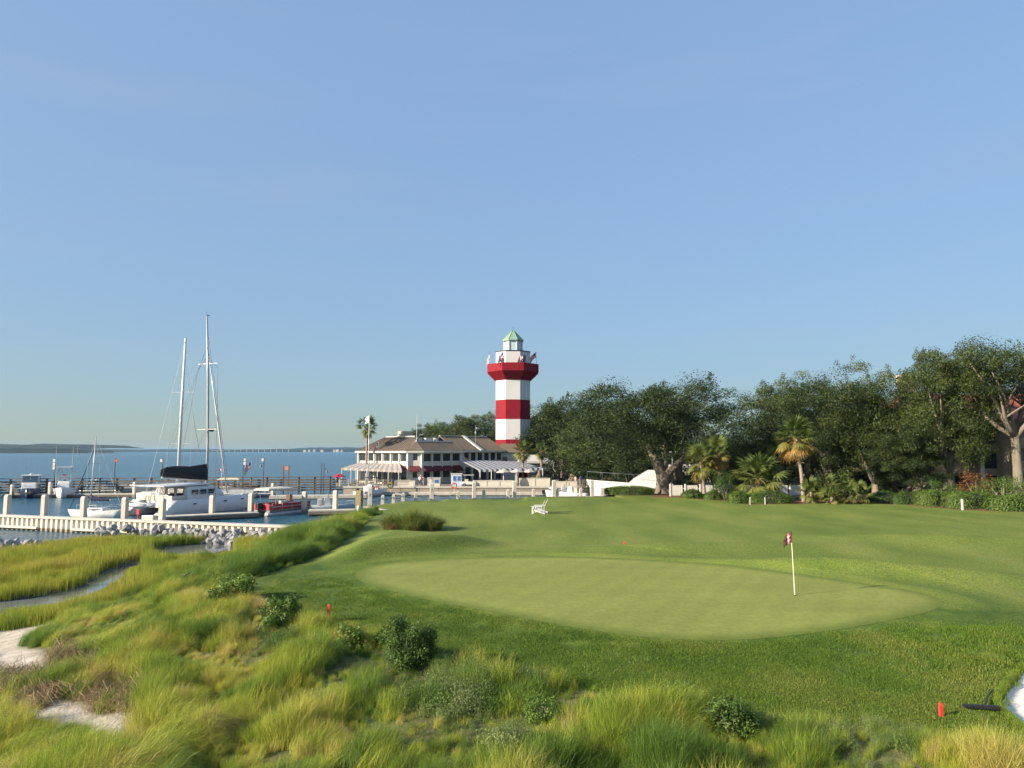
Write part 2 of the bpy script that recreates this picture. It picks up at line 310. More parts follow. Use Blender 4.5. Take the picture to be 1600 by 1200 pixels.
gd = sdf(x, y, GREEN); fattr(me, 'fair', 3.0 - 4.5 * smooth((x - 1) / 7) * smooth((y - 19) / 5) - 2.5 * smooth((y - 29) / 6) - (y - 30) * .22 - np.clip(gd - 2, 0, 30) * .12 + (x < -3) * np.clip(-x - 3, 0, 8) * -.1)
fattr(me, 'collar', np.clip(gd / 8.0, 0, 1))
fattr(me, 'litter', ((lw > 2.6) & ((y > 63) | (y > 40) & (x > 8)) | (y > 90)).astype(float))
fattr(me, 'mulch', ((lw > 0) & ((y > 63) | (y > 40) & (x > 8))).astype(float))
fattr(me, 'sand', np.minimum.reduce([sdf(x, y, p) for p in SANDS]))
fattr(me, 'mud', (inpoly(x, y, MARSH) | (V[:, 2] < 0)).astype(float))
me.materials.append(ground_mat()); me.polygons.foreach_set('use_smooth', [True] * len(F))
tag(link('ground', me), kind='structure')

def polar_sheet(name, P, off, mtl, nr=26, zfun=None):
    P = np.array(P); c = P.mean(0); n = len(P); V = []; 
    for k in range(1, nr + 1): V.append(c + (P - c) * (k / nr))
    V = np.concatenate([[c]] + V); z = height(V[:, 0], V[:, 1]) + off; V = np.column_stack([V, z]); F = []
    q = []
    for k in range(nr - 1):
        for i in range(n): a = 1 + k * n + i; b = 1 + k * n + (i + 1) % n; q.append((a, a + n, b + n, b))
    tri = [(0, 1 + i, 1 + (i + 1) % n) for i in range(n)]
    me = bpy.data.meshes.new(name); me.from_pydata([tuple(v) for v in V], [], q + tri); me.materials.append(mtl)
    fattr(me, 'rim', np.concatenate([[0]] + [np.full(n, k / nr) for k in range(1, nr + 1)])); fattr(me, 'sd', sdf(V[:, 0], V[:, 1], [tuple(p) for p in P]))
    me.polygons.foreach_set('use_smooth', [True] * len(me.polygons)); return link(name, me)
def green_mat():
    m = mat('putting_turf', (.20, .218, .048), .8, .10, .5, bump=.12, bscale=60, spec=.2, streak=(.35, 1, 1)); N = m.node_tree.nodes; L = m.node_tree.links
    src = N['Principled BSDF'].inputs['Base Color'].links[0].from_socket
    a = N.new('ShaderNodeAttribute'); a.attribute_name = 'sd'; r = N.new('ShaderNodeMapRange'); r.interpolation_type = 'SMOOTHSTEP'; r.inputs[1].default_value = -.9; r.inputs[2].default_value = -.02; L.new(a.outputs['Fac'], r.inputs[0])
    nz = N.new('ShaderNodeTexNoise'); nz.inputs['Scale'].default_value = 7; nz.inputs['Detail'].default_value = 8
    tc = N.new('ShaderNodeTexCoord'); L.new(tc.outputs['Object'], nz.inputs['Vector'])
    mr = N.new('ShaderNodeMapRange'); mr.inputs[1].default_value = .3; mr.inputs[2].default_value = .7; mr.inputs[3].default_value = .86; mr.inputs[4].default_value = 1.12; L.new(nz.outputs['Fac'], mr.inputs[0])
    x = N.new('ShaderNodeMix'); x.data_type = 'RGBA'; L.new(r.outputs[0], x.inputs[0]); L.new(src, x.inputs[6]); x.inputs[7].default_value = (.115, .15, .022, 1)
    y = N.new('ShaderNodeMix'); y.data_type = 'RGBA'; y.blend_type = 'MULTIPLY'; y.inputs[0].default_value = 1; L.new(x.outputs[2], y.inputs[6]); L.new(mr.outputs[0], y.inputs[7])
    mp = N.new('ShaderNodeMapping'); mp.inputs['Rotation'].default_value = (0, 0, .5); L.new(tc.outputs['Object'], mp.inputs[0]); wv = N.new('ShaderNodeTexWave'); wv.inputs['Scale'].default_value = .28; wv.inputs['Distortion'].default_value = .6; L.new(mp.outputs[0], wv.inputs[0])   # faint mower passes
    wr = N.new('ShaderNodeMapRange'); wr.inputs[3].default_value = .97; wr.inputs[4].default_value = 1.03; L.new(wv.outputs['Fac'], wr.inputs[0])
    vo = N.new('ShaderNodeTexVoronoi'); vo.inputs['Scale'].default_value = .9; L.new(tc.outputs['Object'], vo.inputs['Vector']); vr = N.new('ShaderNodeMapRange'); vr.inputs[1].default_value = .02; vr.inputs[2].default_value = .06; vr.inputs[3].default_value = .72; vr.inputs[4].default_value = 1; L.new(vo.outputs['Distance'], vr.inputs[0])   # ball marks
    mu = N.new('ShaderNodeMath'); mu.operation = 'MULTIPLY'; L.new(wr.outputs[0], mu.inputs[0]); L.new(vr.outputs[0], mu.inputs[1]); z = N.new('ShaderNodeMix'); z.data_type = 'RGBA'; z.blend_type = 'MULTIPLY'; z.inputs[0].default_value = 1; L.new(y.outputs[2], z.inputs[6]); L.new(mu.outputs[0], z.inputs[7])
    L.new(z.outputs[2], N['Principled BSDF'].inputs['Base Color']); return m
tag(polar_sheet('putting_green', GREEN, .006, green_mat(), 40), kind='structure')
tag(polar_sheet('sand_bunker', BUNK, .012, mat('bunker_sand', (.68, .64, .57), .9, .06, 3, bump=.12, bscale=18, spec=.1), 16), kind='structure')

# --- water
def water_mat():
    m = bpy.data.materials.new('sea_water'); m.use_nodes = True; N = m.node_tree.nodes; L = m.node_tree.links; b = N['Principled BSDF']
    b.inputs['Base Color'].default_value = (.014, .075, .115, 1); b.inputs['Roughness'].default_value = .22; b.inputs['IOR'].default_value = 1.33
    tc = N.new('ShaderNodeTexCoord'); h = None
    for sc, st, am in ((.5, (1, 1.6, 1), .5), (2.2, (1, 1.5, 1), .3), (.06, (1, 2.5, 1), .5)):
        mp = N.new('ShaderNodeMapping'); mp.inputs['Scale'].default_value = st; L.new(tc.outputs['Object'], mp.inputs[0])
        n = N.new('ShaderNodeTexNoise'); n.inputs['Scale'].default_value = sc; n.inputs['Detail'].default_value = 3; L.new(mp.outputs[0], n.inputs['Vector'])
        k = N.new('ShaderNodeMath'); k.operation = 'MULTIPLY_ADD'; L.new(n.outputs['Fac'], k.inputs[0]); k.inputs[1].default_value = am
        if h is None: k.inputs[2].default_value = 0
        else: L.new(h, k.inputs[2])
        h = k.outputs[0]
    bp = N.new('ShaderNodeBump'); bp.inputs['Strength'].default_value = 1.0; bp.inputs['Distance'].default_value = .45; L.new(h, bp.inputs['Height']); L.new(bp.outputs[0], b.inputs['Normal'])
    return m
wm = MB(); wm.add([(-9000, -300, 0), (9000, -300, 0), (9000, 14000, 0), (-9000, 14000, 0)], [(0, 1, 2, 3)])
tag(wm.build('water', water_mat()), kind='structure')

POOLM = mat('calm_pool_water', (.13, .14, .14), .03, .2, .6, spec=.6, bump=.06, bscale=3)
for k_, P_ in enumerate(POOLS[:2]):
    c_ = np.mean(P_, axis=0); m_ = MB(); m_.add([(x_ + (x_ - c_[0]) * .06, y_ + (y_ - c_[1]) * .25, .02) for x_, y_ in P_], [tuple(range(len(P_)))]); tag(m_.build('tidal_pool', POOLM), kind='structure')
# --- grasses
def blades(n, rad, hmin, hmax, lean, leanvar, width, dirvar, seg=3, droop=.6, seed=0):
    g = np.random.default_rng(seed); r = rad * np.sqrt(g.random(n)); a = g.random(n) * 2 * math.pi
    bx, by = r * np.cos(a), r * np.sin(a); H = g.uniform(hmin, hmax, n); ln = np.clip(g.normal(lean, leanvar, n), .02, 1.35)
    da = g.normal(0, dirvar, n); dx, dy = np.cos(da), np.sin(da); wa = g.random(n) * math.pi; wx, wy = np.cos(wa) * width / 2, np.sin(wa) * width / 2
    V = []; idx = []; sh = []; s0 = g.uniform(.5, 1.5, n)
    for k in range(seg + 1):
        t = k / seg; ang = ln * (.35 + droop * t * 1.3); hx = H * t * np.sin(ang * (.5 + .5 * t)); hz = H * t * np.cos(ang * (.5 + .6 * t)); w = (1 - t) ** .7 if k < seg else 0
        cx, cy, cz = bx + dx * hx, by + dy * hx, hz - .04 * (k == 0)
        if k < seg: V += [np.stack([cx - wx * w, cy - wy * w, cz], -1), np.stack([cx + wx * w, cy + wy * w, cz], -1)]
        else: V += [np.stack([cx, cy, cz], -1)]
    m = len(V); VV = np.stack(V, 1).reshape(-1, 3); o = np.arange(n)[:, None] * m; T = []
    for k in range(seg - 1): T += [[2 * k, 2 * k + 1, 2 * k + 3], [2 * k, 2 * k + 3, 2 * k + 2]]
    T += [[2 * seg - 2, 2 * seg - 1, 2 * seg]]; T = np.array(T); FF = (o[:, :, None] + T[None]).reshape(-1, 3)
    return VV, FF, np.repeat(s0, m)
def clump_obj(name, parts, mtl):
    V, F, S = [], [], []; b = 0
    for v, f, s in parts: V.append(v); F.append(f + b); S.append(s); b += len(v)
    me = npmesh(name, np.concatenate(V), np.concatenate(F)); fattr(me, 'shade', np.concatenate(S)); me.materials.append(mtl)
    return bpy.data.objects.new(name, me)
def scatter(name, temps, P, rot, scl, idx, tint, label, cat):
    c = bpy.data.collections.new(name + '_tufts')
    for o in temps: c.objects.link(o)
    me = bpy.data.meshes.new(name); me.vertices.add(len(P)); me.vertices.foreach_set('co', np.asarray(P, np.float32).ravel())
    a = me.attributes.new('rot', 'FLOAT_VECTOR', 'POINT'); a.data.foreach_set('vector', np.asarray(rot, np.float32).ravel())
    fattr(me, 'scl', scl); fattr(me, 'tint', tint); a = me.attributes.new('idx', 'INT', 'POINT'); a.data.foreach_set('value', np.asarray(idx, np.int32))
    me.update(); o = link(name, me); tag(o, label, cat, kind='stuff')
    g = bpy.data.node_groups.new(name, 'GeometryNodeTree'); g.interface.new_socket('Geometry', in_out='INPUT', socket_type='NodeSocketGeometry'); g.interface.new_socket('Geometry', in_out='OUTPUT', socket_type='NodeSocketGeometry')
    N = g.nodes; L = g.links; i = N.new('NodeGroupInput'); u = N.new('NodeGroupOutput'); p = N.new('GeometryNodeInstanceOnPoints'); ci = N.new('GeometryNodeCollectionInfo')
    ci.inputs['Collection'].default_value = c; ci.inputs['Separate Children'].default_value = True; ci.inputs['Reset Children'].default_value = True
    def na(n, t): q = N.new('GeometryNodeInputNamedAttribute'); q.data_type = t; q.inputs[0].default_value = n; return q.outputs[0]
    e = N.new('FunctionNodeEulerToRotation'); L.new(na('rot', 'FLOAT_VECTOR'), e.inputs[0]); p.inputs['Pick Instance'].default_value = True
    L.new(i.outputs[0], p.inputs['Points']); L.new(ci.outputs[0], p.inputs['Instance']); L.new(na('idx', 'INT'), p.inputs['Instance Index']); L.new(e.outputs[0], p.inputs['Rotation']); L.new(na('scl', 'FLOAT'), p.inputs['Scale']); L.new(p.outputs[0], u.inputs[0])
    md = o.modifiers.new('scatter', 'NODES'); md.node_group = g; return o
GRASSM = leafmat('dune_grass_blades', 'INSTANCER', [(.54, .39, .20), (.48, .41, .11), (.40, .41, .058), (.26, .34, .038), (.11, .19, .028)], .4)
MARSHM = leafmat('marsh_grass_blades', 'INSTANCER', [(.38, .33, .06), (.32, .34, .04), (.20, .27, .033)], .38)
SHRUBM = leafmat('shrub_leaves', 'INSTANCER', [(.05, .09, .02), (.10, .16, .03), (.13, .20, .04), (.18, .22, .08)], .25)
temps = []
for k in range(4): temps.append(clump_obj('tuft_a%d' % k, [blades(210, .34, .55, 1.1, .95, .25, .010, .45, seed=k), blades(50, .3, .3, .7, .4, .3, .010, 3, seed=k + 50)], GRASSM))   # combed, arching
for k in range(3): temps.append(clump_obj('tuft_b%d' % k, [blades(190, .32, .45, 1.0, .45, .22, .009, 1.6, seed=k + 10)], GRASSM))       # upright spray
for k in range(2): temps.append(clump_obj('tuft_c%d' % k, [blades(160, .5, .25, .5, .9, .35, .010, 3, seed=k + 20)], GRASSM))          # low mat
def leaves_np(n, cen, rad, size, seed, up=.4, shell=.5):
    g = np.random.default_rng(seed); d = g.normal(size=(n, 3)); d /= np.linalg.norm(d, axis=1)[:, None]; r = (shell + (1 - shell) * g.random(n) ** .7)[:, None]
    c = np.asarray(cen) + d * r * np.asarray(rad); nn = d * .8 + g.normal(size=(n, 3)) * .55 + np.array([0, 0, up]); nn /= np.linalg.norm(nn, axis=1)[:, None]
    t = np.cross(nn, g.normal(size=(n, 3))); t /= np.linalg.norm(t, axis=1)[:, None]; b = np.cross(nn, t); s = (size * g.uniform(.6, 1.35, n))[:, None]
    V = np.stack([c - t * s, c - b * s * .45, c + t * s, c + b * s * .45], 1).reshape(-1, 3); i = np.arange(n)[:, None] * 4
    F = np.concatenate([i + np.array([[0, 1, 2]]), i + np.array([[0, 2, 3]])], 0); return V, F, np.repeat(g.uniform(.6, 1.4, n), 4)
for k in range(2): temps.append(clump_obj('tuft_d%d' % k, [leaves_np(420, (0, 0, .25), (.36, .36, .34), .022, k + 30, shell=.2), blades(40, .25, .3, .75, .3, .2, .008, 3, seed=k + 40)], SHRUBM))   # small leafy herbs
EXC = [(*gp(a, b, 1.45)[:2], r_) for a, b, r_ in ((631, 1046, .75), (631, 1075, .7), (631, 1100, .7), (600, 1060, .5), (432, 980, .7), (432, 1002, .7), (545, 1012, .6), (545, 1035, .6), (603, 1010, .5), (590, 1035, .5), (352, 940, .9), (352, 958, .8), (300, 918, .7), (513, 985, .5), (1062, 1105, .5), (1150, 1150, .55), (1150, 1175, .4), (426, 898, .8), (850, 1128, .4), (562, 836, 1.), (1471, 1130, .4), (592, 806, 1.8), (575, 815, 1.2))]
N0 = 60000; px = rng.uniform(-24, 20, N0); py = rng.uniform(8.5, 62, N0)
land = inpoly(px, py, LAND); lw = sdf(px, py, LAWN); sd = np.minimum.reduce([sdf(px, py, p) for p in SANDS]); st = np.minimum.reduce([sdf(px, py, p) for p in STRAWS])
df = pdist(px, py, FOOT, False); fade = np.interp(py, [12, 25, 60], [1, .75, .45]); keep = land & (lw > .12) & (sd > .15 + .25 * rng.random(N0)) & ((st > 0) | (rng.random(N0) < .45)) & (rng.random(N0) < fade)
keep &= ~((df < .5) & (rng.random(N0) < .5)); keep &= (py < 62)
px, py, lw = px[keep], py[keep], lw[keep]; n = len(px); pz = height(px, py)
typ = fbm(px, py, 3.2, 31) + .22 * (rng.random(n) - .5); right = smooth((px + 2) / 6); far = smooth((py - 24) / 6)
idx = np.where(typ + .12 * right < .47, rng.integers(0, 4, n), np.where(typ < .66, rng.integers(4, 7, n), rng.integers(7, 9, n)))
herb = fbm(px, py, 1.9, 77); idx = np.where((herb > .62) & (rng.random(n) < .75) & (py < 22), rng.integers(9, 11, n), idx)
fl = .3 + 2.6 * (fbm(px, py, 3.2, 41) - .5) + .5 * rng.normal(size=n)
tint = np.clip(.68 + 1.0 * (fbm(px, py, 2.3, 51) - .5) + 1.2 * (fbm(px, py, .8, 61) - .5) + .15 * rng.normal(size=n) + .15 * far, 0, 1)
bank = ((py > 26) & (px > -17.5) & (lw < 4.5)).astype(float); tint = np.clip(tint + .22 * bank, 0, 1); tus = fbm(px, py, 1.25, 71); scl = .8 * (.26 + .95 * smooth((tus - .3) / .4) + .12 * rng.random(n)) * np.interp(lw, [0, .9], [.42, 1]) * np.interp(py, [12, 20, 30, 60], [1, .75, .7, 1.15]) * (1 + .5 * bank * smooth(lw / 1.0))
def clear_view(px, py, P, mx=2.6, hgt=.75):   # sward stays short on the near bank of pools and sand
    lim = np.full(px.shape, 9.)
    for s_ in np.arange(0., mx + .01, .4):
        r_ = np.hypot(px, py); qx, qy = px * (1 + s_ / r_), py * (1 + s_ / r_); ins = np.zeros(px.shape, bool)
        for q in P: ins |= inpoly(qx, qy, q)
        lim = np.where(ins & (lim > 8), (s_ + .25) * 6.2 / r_ / hgt, lim)
    return lim
scl = np.minimum(scl, np.maximum(clear_view(px, py, SANDS[:5] + POOLS, 3.2, .95), .16))
for bx, by, br_ in EXC: scl = np.where(np.hypot(px - bx, py - by) < br_, np.minimum(scl, .3), scl)
rot = np.stack([.12 * rng.normal(size=n), .12 * rng.normal(size=n), fl], -1)
scatter('dune_grass', temps, np.stack([px, py, pz], -1), rot, scl, idx, tint, 'tall wind-swept yellow-green dune grass between the lawn and the marsh', 'grass')
# short blades on the near lawn
LAWNM = leafmat('lawn_blades', 'INSTANCER', [(.07, .135, .014), (.115, .185, .02), (.20, .22, .045)], .3)
lx = rng.uniform(-12, 17, 16000); ly = rng.uniform(10.5, 30, 16000); kk = (sdf(lx, ly, LAWN) < .15) & (sdf(lx, ly, GREEN) > .25) & (sdf(lx, ly, BUNK) > .1) & (rng.random(16000) < np.interp(ly, [14, 22, 30], [1, .6, .02]) * (1 - smooth((lx - 2) / 6) * smooth((ly - 18.5) / 4))); lx, ly = lx[kk], ly[kk]; n = len(lx)
scatter('lawn_grass', [clump_obj('turf%d' % k_, [blades(200, .32, .02, .05, .6, .4, .009, 3, seg=2, seed=k_ + 400)], LAWNM) for k_ in range(3)], np.stack([lx, ly, height(lx, ly) + .005], -1), np.column_stack([np.zeros((n, 2)), rng.uniform(0, 6.28, n)]), rng.uniform(.7, 1.2, n), rng.integers(0, 3, n), np.clip(.42 + 1.3 * (fbm(lx, ly, 1.6, 201) - .5) + .15 * rng.normal(size=n), 0, 1), 'short mown grass on the lawn around the putting green', 'grass')
# rough fringe round the bunker lip
bq = np.array(BUNK); ii = rng.integers(0, len(bq), 700); tt = rng.random(700)[:, None]; bp_ = bq[ii] * (1 - tt) + bq[(ii + 1) % len(bq)] * tt; cc = bq.mean(0); bp_ = cc + (bp_ - cc) * (1.0 + rng.uniform(.0, .09, 700))[:, None]
scatter('bunker_fringe', [clump_obj('fringe%d' % k_, [blades(90, .3, .3, .6, .5, .3, .02, 3, seed=k_ + 300)], GRASSM) for k_ in range(2)], np.column_stack([bp_, height(bp_[:, 0], bp_[:, 1]) - .01]), np.column_stack([np.zeros((700, 2)), rng.uniform(0, 6.28, 700)]), rng.uniform(.14, .3, 700), rng.integers(0, 2, 700), rng.uniform(.75, 1, 700), 'rough grass fringe round the bunker lip', 'grass')
# marsh grass, upright
mt = [clump_obj('marsh_tuft%d' % k, [blades(80, .42, .45, .8, .14, .1, .016, 3.1, seg=2, seed=k + 80)], MARSHM) for k in range(3)]
N1 = 9000; px = rng.uniform(-42, -13, N1); py = rng.uniform(24, 54, N1); z = height(px, py); pl = np.minimum.reduce([sdf(px, py, p) for p in POOLS])
k = inpoly(px, py, MARSH) & (z > .0) & (sdf(px, py, SANDS[4]) > .1) & (pdist(px, py, MARSH) > .3) | (inpoly(px, py, LAND) & (pdist(px, py, FOOT, False) < 1.6) & (py > 27) & (px < -13))
px, py, z = px[k], py[k], z[k]; n = len(px)
scatter('marsh_grass', mt, np.stack([px, py, z - .03], -1), np.stack([np.zeros(n), np.zeros(n), rng.uniform(0, 6.28, n)], -1), np.minimum(rng.uniform(.6, 1.15, n) * (.6 + .45 * vnoise(px, py, 4, 3) + .4 * vnoise(px, py, .9, 17)), np.maximum(clear_view(px, py, POOLS + SANDS[4:5], 4.4, .8), .12)), rng.integers(0, 3, n), np.clip(.45 + 1.2 * (fbm(px, py, 4, 91) - .5) + .8 * (vnoise(px, py, .8, 95) - .5) + .15 * rng.normal(size=n), 0, 1), 'upright yellow-green marsh grass around the tidal pools', 'grass')
# dead reed straw drifts
STRAWM = leafmat('straw_stems', 'INSTANCER', [(.34, .24, .13), (.26, .19, .10)], .1)
stt = [clump_obj('straw%d' % k, [blades(60, .4, .4, 1.0, 1.32, .05, .014, 3.1, seg=2, droop=.9, seed=k + 120)], STRAWM) for k in range(2)]
px = rng.uniform(-14, -6, 4000); py = rng.uniform(10, 22, 4000); k = (rng.random(4000) < .45) & (np.minimum.reduce([sdf(px, py, p) for p in STRAWS]) < .1); px, py = px[k], py[k]; n = len(px)
scatter('reed_debris', stt, np.stack([px, py, height(px, py) + .03 + .12 * rng.random(n)], -1), np.stack([.3 * rng.normal(size=n), np.full(n, .35), rng.uniform(0, 6.28, n)], -1), rng.uniform(.5, 1, n), rng.integers(0, 2, n), rng.random(n), 'dry tan reed debris washed up beside the sand path', 'debris')
# ================================================================== TREES, PALMS, HEDGES, BUSHES
BARK = mat('oak_bark', (.19, .155, .115), .9, .3, 2.5, bump=.8, bscale=9, streak=(1, 1, .25))
PBARK = mat('palm_bark', (.28, .21, .16), .9, .25, 6, bump=.8, bscale=14)
OAKM = [leafmat('oak_leaves_dark', 'GEOMETRY', [(.013, .026, .005), (.030, .050, .009), (.078, .098, .017)], .14),
        leafmat('oak_leaves_warm', 'GEOMETRY', [(.018, .031, .005), (.045, .066, .010), (.11, .13, .022)], .15),
        leafmat('oak_leaves_bright', 'GEOMETRY', [(.035, .055, .012), (.065, .095, .018), (.12, .15, .03)], .25)]
def leafmesh(name, parts, mtl, extra=None):
    V, F, S, T = [], [], [], []; b = 0
    for (v, f, s), t in parts: V.append(v); F.append(f + b); S.append(s); T.append(np.full(len(v), t) + .18 * (s - 1)); b += len(v)
    me = npmesh(name, np.concatenate(V), np.concatenate(F)); fattr(me, 'shade', np.concatenate(S)); fattr(me, 'tint', np.clip(np.concatenate(T), 0, 1)); me.materials.append(mtl); return me
def oak_meshes(seed, H, rx, z0, mtl, nc=190, forks=0, leaf=.105):
    g = random.Random(seed); gn = np.random.default_rng(seed); rz = (H - z0) / 2; cz = z0 + rz; cl = []
    ph = [g.uniform(0, 6.28) for _ in range(4)]
    for i in range(nc):
        a = g.uniform(0, 6.283); u = g.uniform(-.95, .86) ; rr = math.sqrt(max(0, 1 - abs(u) ** (1.5 if u > 0 else 2.6)))
        lump = 1 + .16 * math.sin(2 * a + ph[0]) + .13 * math.sin(3 * a + ph[1] + 2 * u) + .12 * math.sin(5 * a + ph[2] - 3 * u)
        k = (g.uniform(.72, 1.0) if i < nc * .66 else g.uniform(.2, .7)) * lump
        top = 1 + (.13 * math.sin(1.7 * a + ph[3]) + .12 * math.sin(4.3 * a + ph[1]) + g.uniform(-.08, .1)) * (u > 0)
        cl.append(Vector((rx * rr * math.cos(a) * k, rx * rr * math.sin(a) * k, cz + rz * u * (.92 if u > 0 else .95) * top * min(1, k + .12))))
    parts = []
    for i, c in enumerate(cl):
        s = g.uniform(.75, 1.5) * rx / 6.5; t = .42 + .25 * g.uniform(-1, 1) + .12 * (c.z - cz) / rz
        parts.append((leaves_np(int(340 * g.uniform(.7, 1.3)), c, (s * 1.25, s * 1.25, s * .72), leaf, seed * 999 + i, .35, .35), t))
        if g.random() < .45:   # spiky twig ends poking out of the outline
            d = (c - Vector((0, 0, cz))).normalized(); parts.append((leaves_np(60, c + d * s * .95, (.4, .4, .5), leaf * .9, seed * 777 + i, .3, .1), t + .1))
    crown = leafmesh('oak_crown', parts, mtl)
    m = MB(); tr = .24 + .016 * H
    fz = z0 * .55 + .5; m.tube([(0, 0, -.3), (0, 0, .25), (.08, 0, fz * .5), (.12, .05, fz), (.1, .1, fz + .9)], [tr * 1.75, tr * 1.15, tr * .92, tr * .85, tr * .5], 10)
    for i in range(5 + forks):
        c = cl[(i * 11) % len(cl)]; c = Vector((c.x * .8, c.y * .8, min(c.z, cz + rz * .15))); a = 0; b = Vector((.1, .05, fz + g.uniform(-.3, .5))); e = c * 1; md = (b + e) / 2 + Vector((g.uniform(-.6, .6), g.uniform(-.6, .6), -.5))
        q = (b + md) / 2 + Vector((0, 0, -.2)); m.tube([b, q, md, (md + e) / 2 + Vector((0, 0, .25)), e], [tr * .62, tr * .5, tr * .36, tr * .22, .04], 7)
        for _ in range(2):
            e2 = cl[g.randrange(len(cl))]; e2 = Vector((e2.x * .85, e2.y * .85, min(e2.z, cz + rz * .4)))
            if (e2 - md).length < rx * .9: m.tube([md, (md + e2) / 2 + Vector((0, 0, -.2)), e2], [tr * .26, tr * .17, .03], 5)
    return m.mesh('oak_trunk', BARK, True), crown
OAKS = [oak_meshes(11, 15, 8.2, 3.4, OAKM[0], 230), oak_meshes(12, 13, 6.2, 1.4, OAKM[1]), oak_meshes(13, 17, 7, 1.8, OAKM[1], 200), oak_meshes(14, 14, 6, .8, OAKM[0]), oak_meshes(15, 12, 6, 1.2, OAKM[2]), oak_meshes(16, 17, 8, 11.2, OAKM[1], 130, 3), oak_meshes(17, 17, 7, 3.4, OAKM[1], 210, 1)]
m = MB(); m.tube([(0, 0, -.4), (0, 0, .2), (.05, 0, 1.2), (.1, 0, 2.2), (-.5, .2, 3.6), (-1.4, .4, 6)], [1.25, .78, .66, .66, .46, .2], 12); m.tube([(.15, 0, 1.5), (.55, -.1, 2.5), (1.5, -.1, 3.5), (3.0, .3, 5.5)], [.5, .48, .38, .15], 10); m.tube([(2.0, 2.4, -.4), (1.9, 2.4, 1.5), (2.0, 2.3, 4.5)], [.62, .5, .4], 10); m.tube([(.1, .2, 2.2), (.4, .8, 4.2), (.5, 1.4, 7)], [.5, .35, .15], 8)
for q in range(6): an_ = q * 1.05; m.tube([(.5 * math.cos(an_), .5 * math.sin(an_), .5), (1.5 * math.cos(an_), 1.3 * math.sin(an_), -.05)], [.25, .05], 6)
OAKS[0] = (m.mesh('oak_trunk', BARK, True), OAKS[0][1])
OH = [(15, 8.2), (13, 6.2), (17, 7), (14, 6), (12, 6), (17, 8), (17, 7)]
def gz(x, y): return float(height(np.array([x]), np.array([y]))[0])
def oak(k, px, d, topy, wpx, rz, label, name='live_oak', group=None, dep=1.):
    x = xat(px, d); z = gz(x, d); h = zat(topy, d) - z; w = wpx / FPX * d / 2
    t = thing(name, label, 'tree', (x, d, z), R(rz), group); sx = w / OH[k][1]; t.scale = (sx, sx * dep, h / OH[k][0] * .97)
    link('trunk', OAKS[k][0], t); link('crown', OAKS[k][1], t); return t
oak(0, 1034, 86, 574, 262, 0, 'broad dark live oak with pale forked trunk beside the long hedge and white yacht', dep=.68)
oak(4, 945, 112, 636, 150, 40, 'yellower round-topped tree standing just behind the broad oak by the basin')
oak(3, 895, 138, 612, 160, 80, 'dark tree with lumpy crown directly beside the lighthouse, on its woodland side')
oak(1, 843, 152, 628, 120, 10, 'dark tree rising behind the lighthouse shaft')
oak(1, 752, 168, 636, 128, 120, 'sloping rounded tree behind the restaurant next to the lighthouse')
oak(4, 702, 182, 652, 84, 200, 'middle round tree above the restaurant flat roof')
oak(3, 664, 190, 657, 66, 260, 'low round tree above the restaurant roof vents')
oak(3, 985, 104, 655, 150, 150, 'shaded tree filling the gap behind the broad oak over the basin')
oak(1, 1130, 102, 668, 120, 60, 'dark oak crown behind the pair of leaning palms')
oak(2, 1228, 94, 574, 150, 20, 'tall narrow dark oak behind the tallest golden palm')
oak(3, 1182, 88, 676, 110, 300, 'low dense oak behind the short shaggy palm')
oak(0, 1296, 86, 574, 200, 75, 'wide dark oak behind the row of fan palmettos')
oak(2, 1366, 82, 552, 160, 160, 'spiky-topped oak covering the low condominium roof')
oak(3, 1408, 76, 655, 120, 230, 'small dark oak reaching almost to the ground by the clipped hedges')
oak(6, 1482, 76, 522, 160, 300, 'tallest oak beside the red-roofed condominium balcony')
oak(5, 1588, 72, 526, 230, 45, 'spreading oak with leaning pale trunk in front of the red-roofed condominium')
for px, d, ty, w in ((905, 165, 650, 170), (1060, 130, 670, 190), (1170, 128, 682, 170), (1300, 120, 650, 200), (1440, 115, 650, 180), (1560, 112, 620, 220), (1680, 90, 560, 240)):
    oak(3, px, d, ty, w, px % 360, 'shadowed oak deep in the wood behind the front row of oaks', group='oaks deep in the wood')
oak(3, 1446, 88, 655, 110, 100, 'dark infill oak between the spiky-topped oak and the tallest oak')
# dark understorey seen between the trunks
def leafy(name, label, cat, loc, r, mtl, n, leaf, seed, group=None, lumps=15, stem=True, tint=.5):
    g = random.Random(seed); parts = [(leaves_np(int(n * .35), (0, 0, r[2] * .42), (r[0] * .68, r[1] * .68, r[2] * .45), leaf, seed, .3, .45), tint)]
    for i in range(lumps):
        a = g.uniform(0, 6.283); u = g.uniform(.15, .9); q = math.sqrt(max(.1, 1 - (u - .35) ** 2 * 2.2)) * g.uniform(.75, 1.25)
        parts.append((leaves_np(int(n * .6 / lumps), (r[0] * .62 * q * math.cos(a), r[1] * .62 * q * math.sin(a), r[2] * u), (r[0] * .33, r[1] * .33, r[2] * .22), leaf, seed * 31 + i, .3, .15), tint + g.uniform(-.3, .3)))
    t = thing(name, label, cat, loc, 0, group); link('foliage', leafmesh('foliage', parts, mtl), t)
    if stem:
        m = MB()
        for i in range(4): a = i * 1.6 + seed; m.tube([(0, 0, -.05), (.15 * r[0] * math.cos(a), .15 * r[1] * math.sin(a), r[2] * .3), (.45 * r[0] * math.cos(a), .45 * r[1] * math.sin(a), r[2] * .7)], [.05 * r[2] + .01, .035 * r[2] + .006, .008], 5)
        m.build('stem', BARK, t, True)
    return t
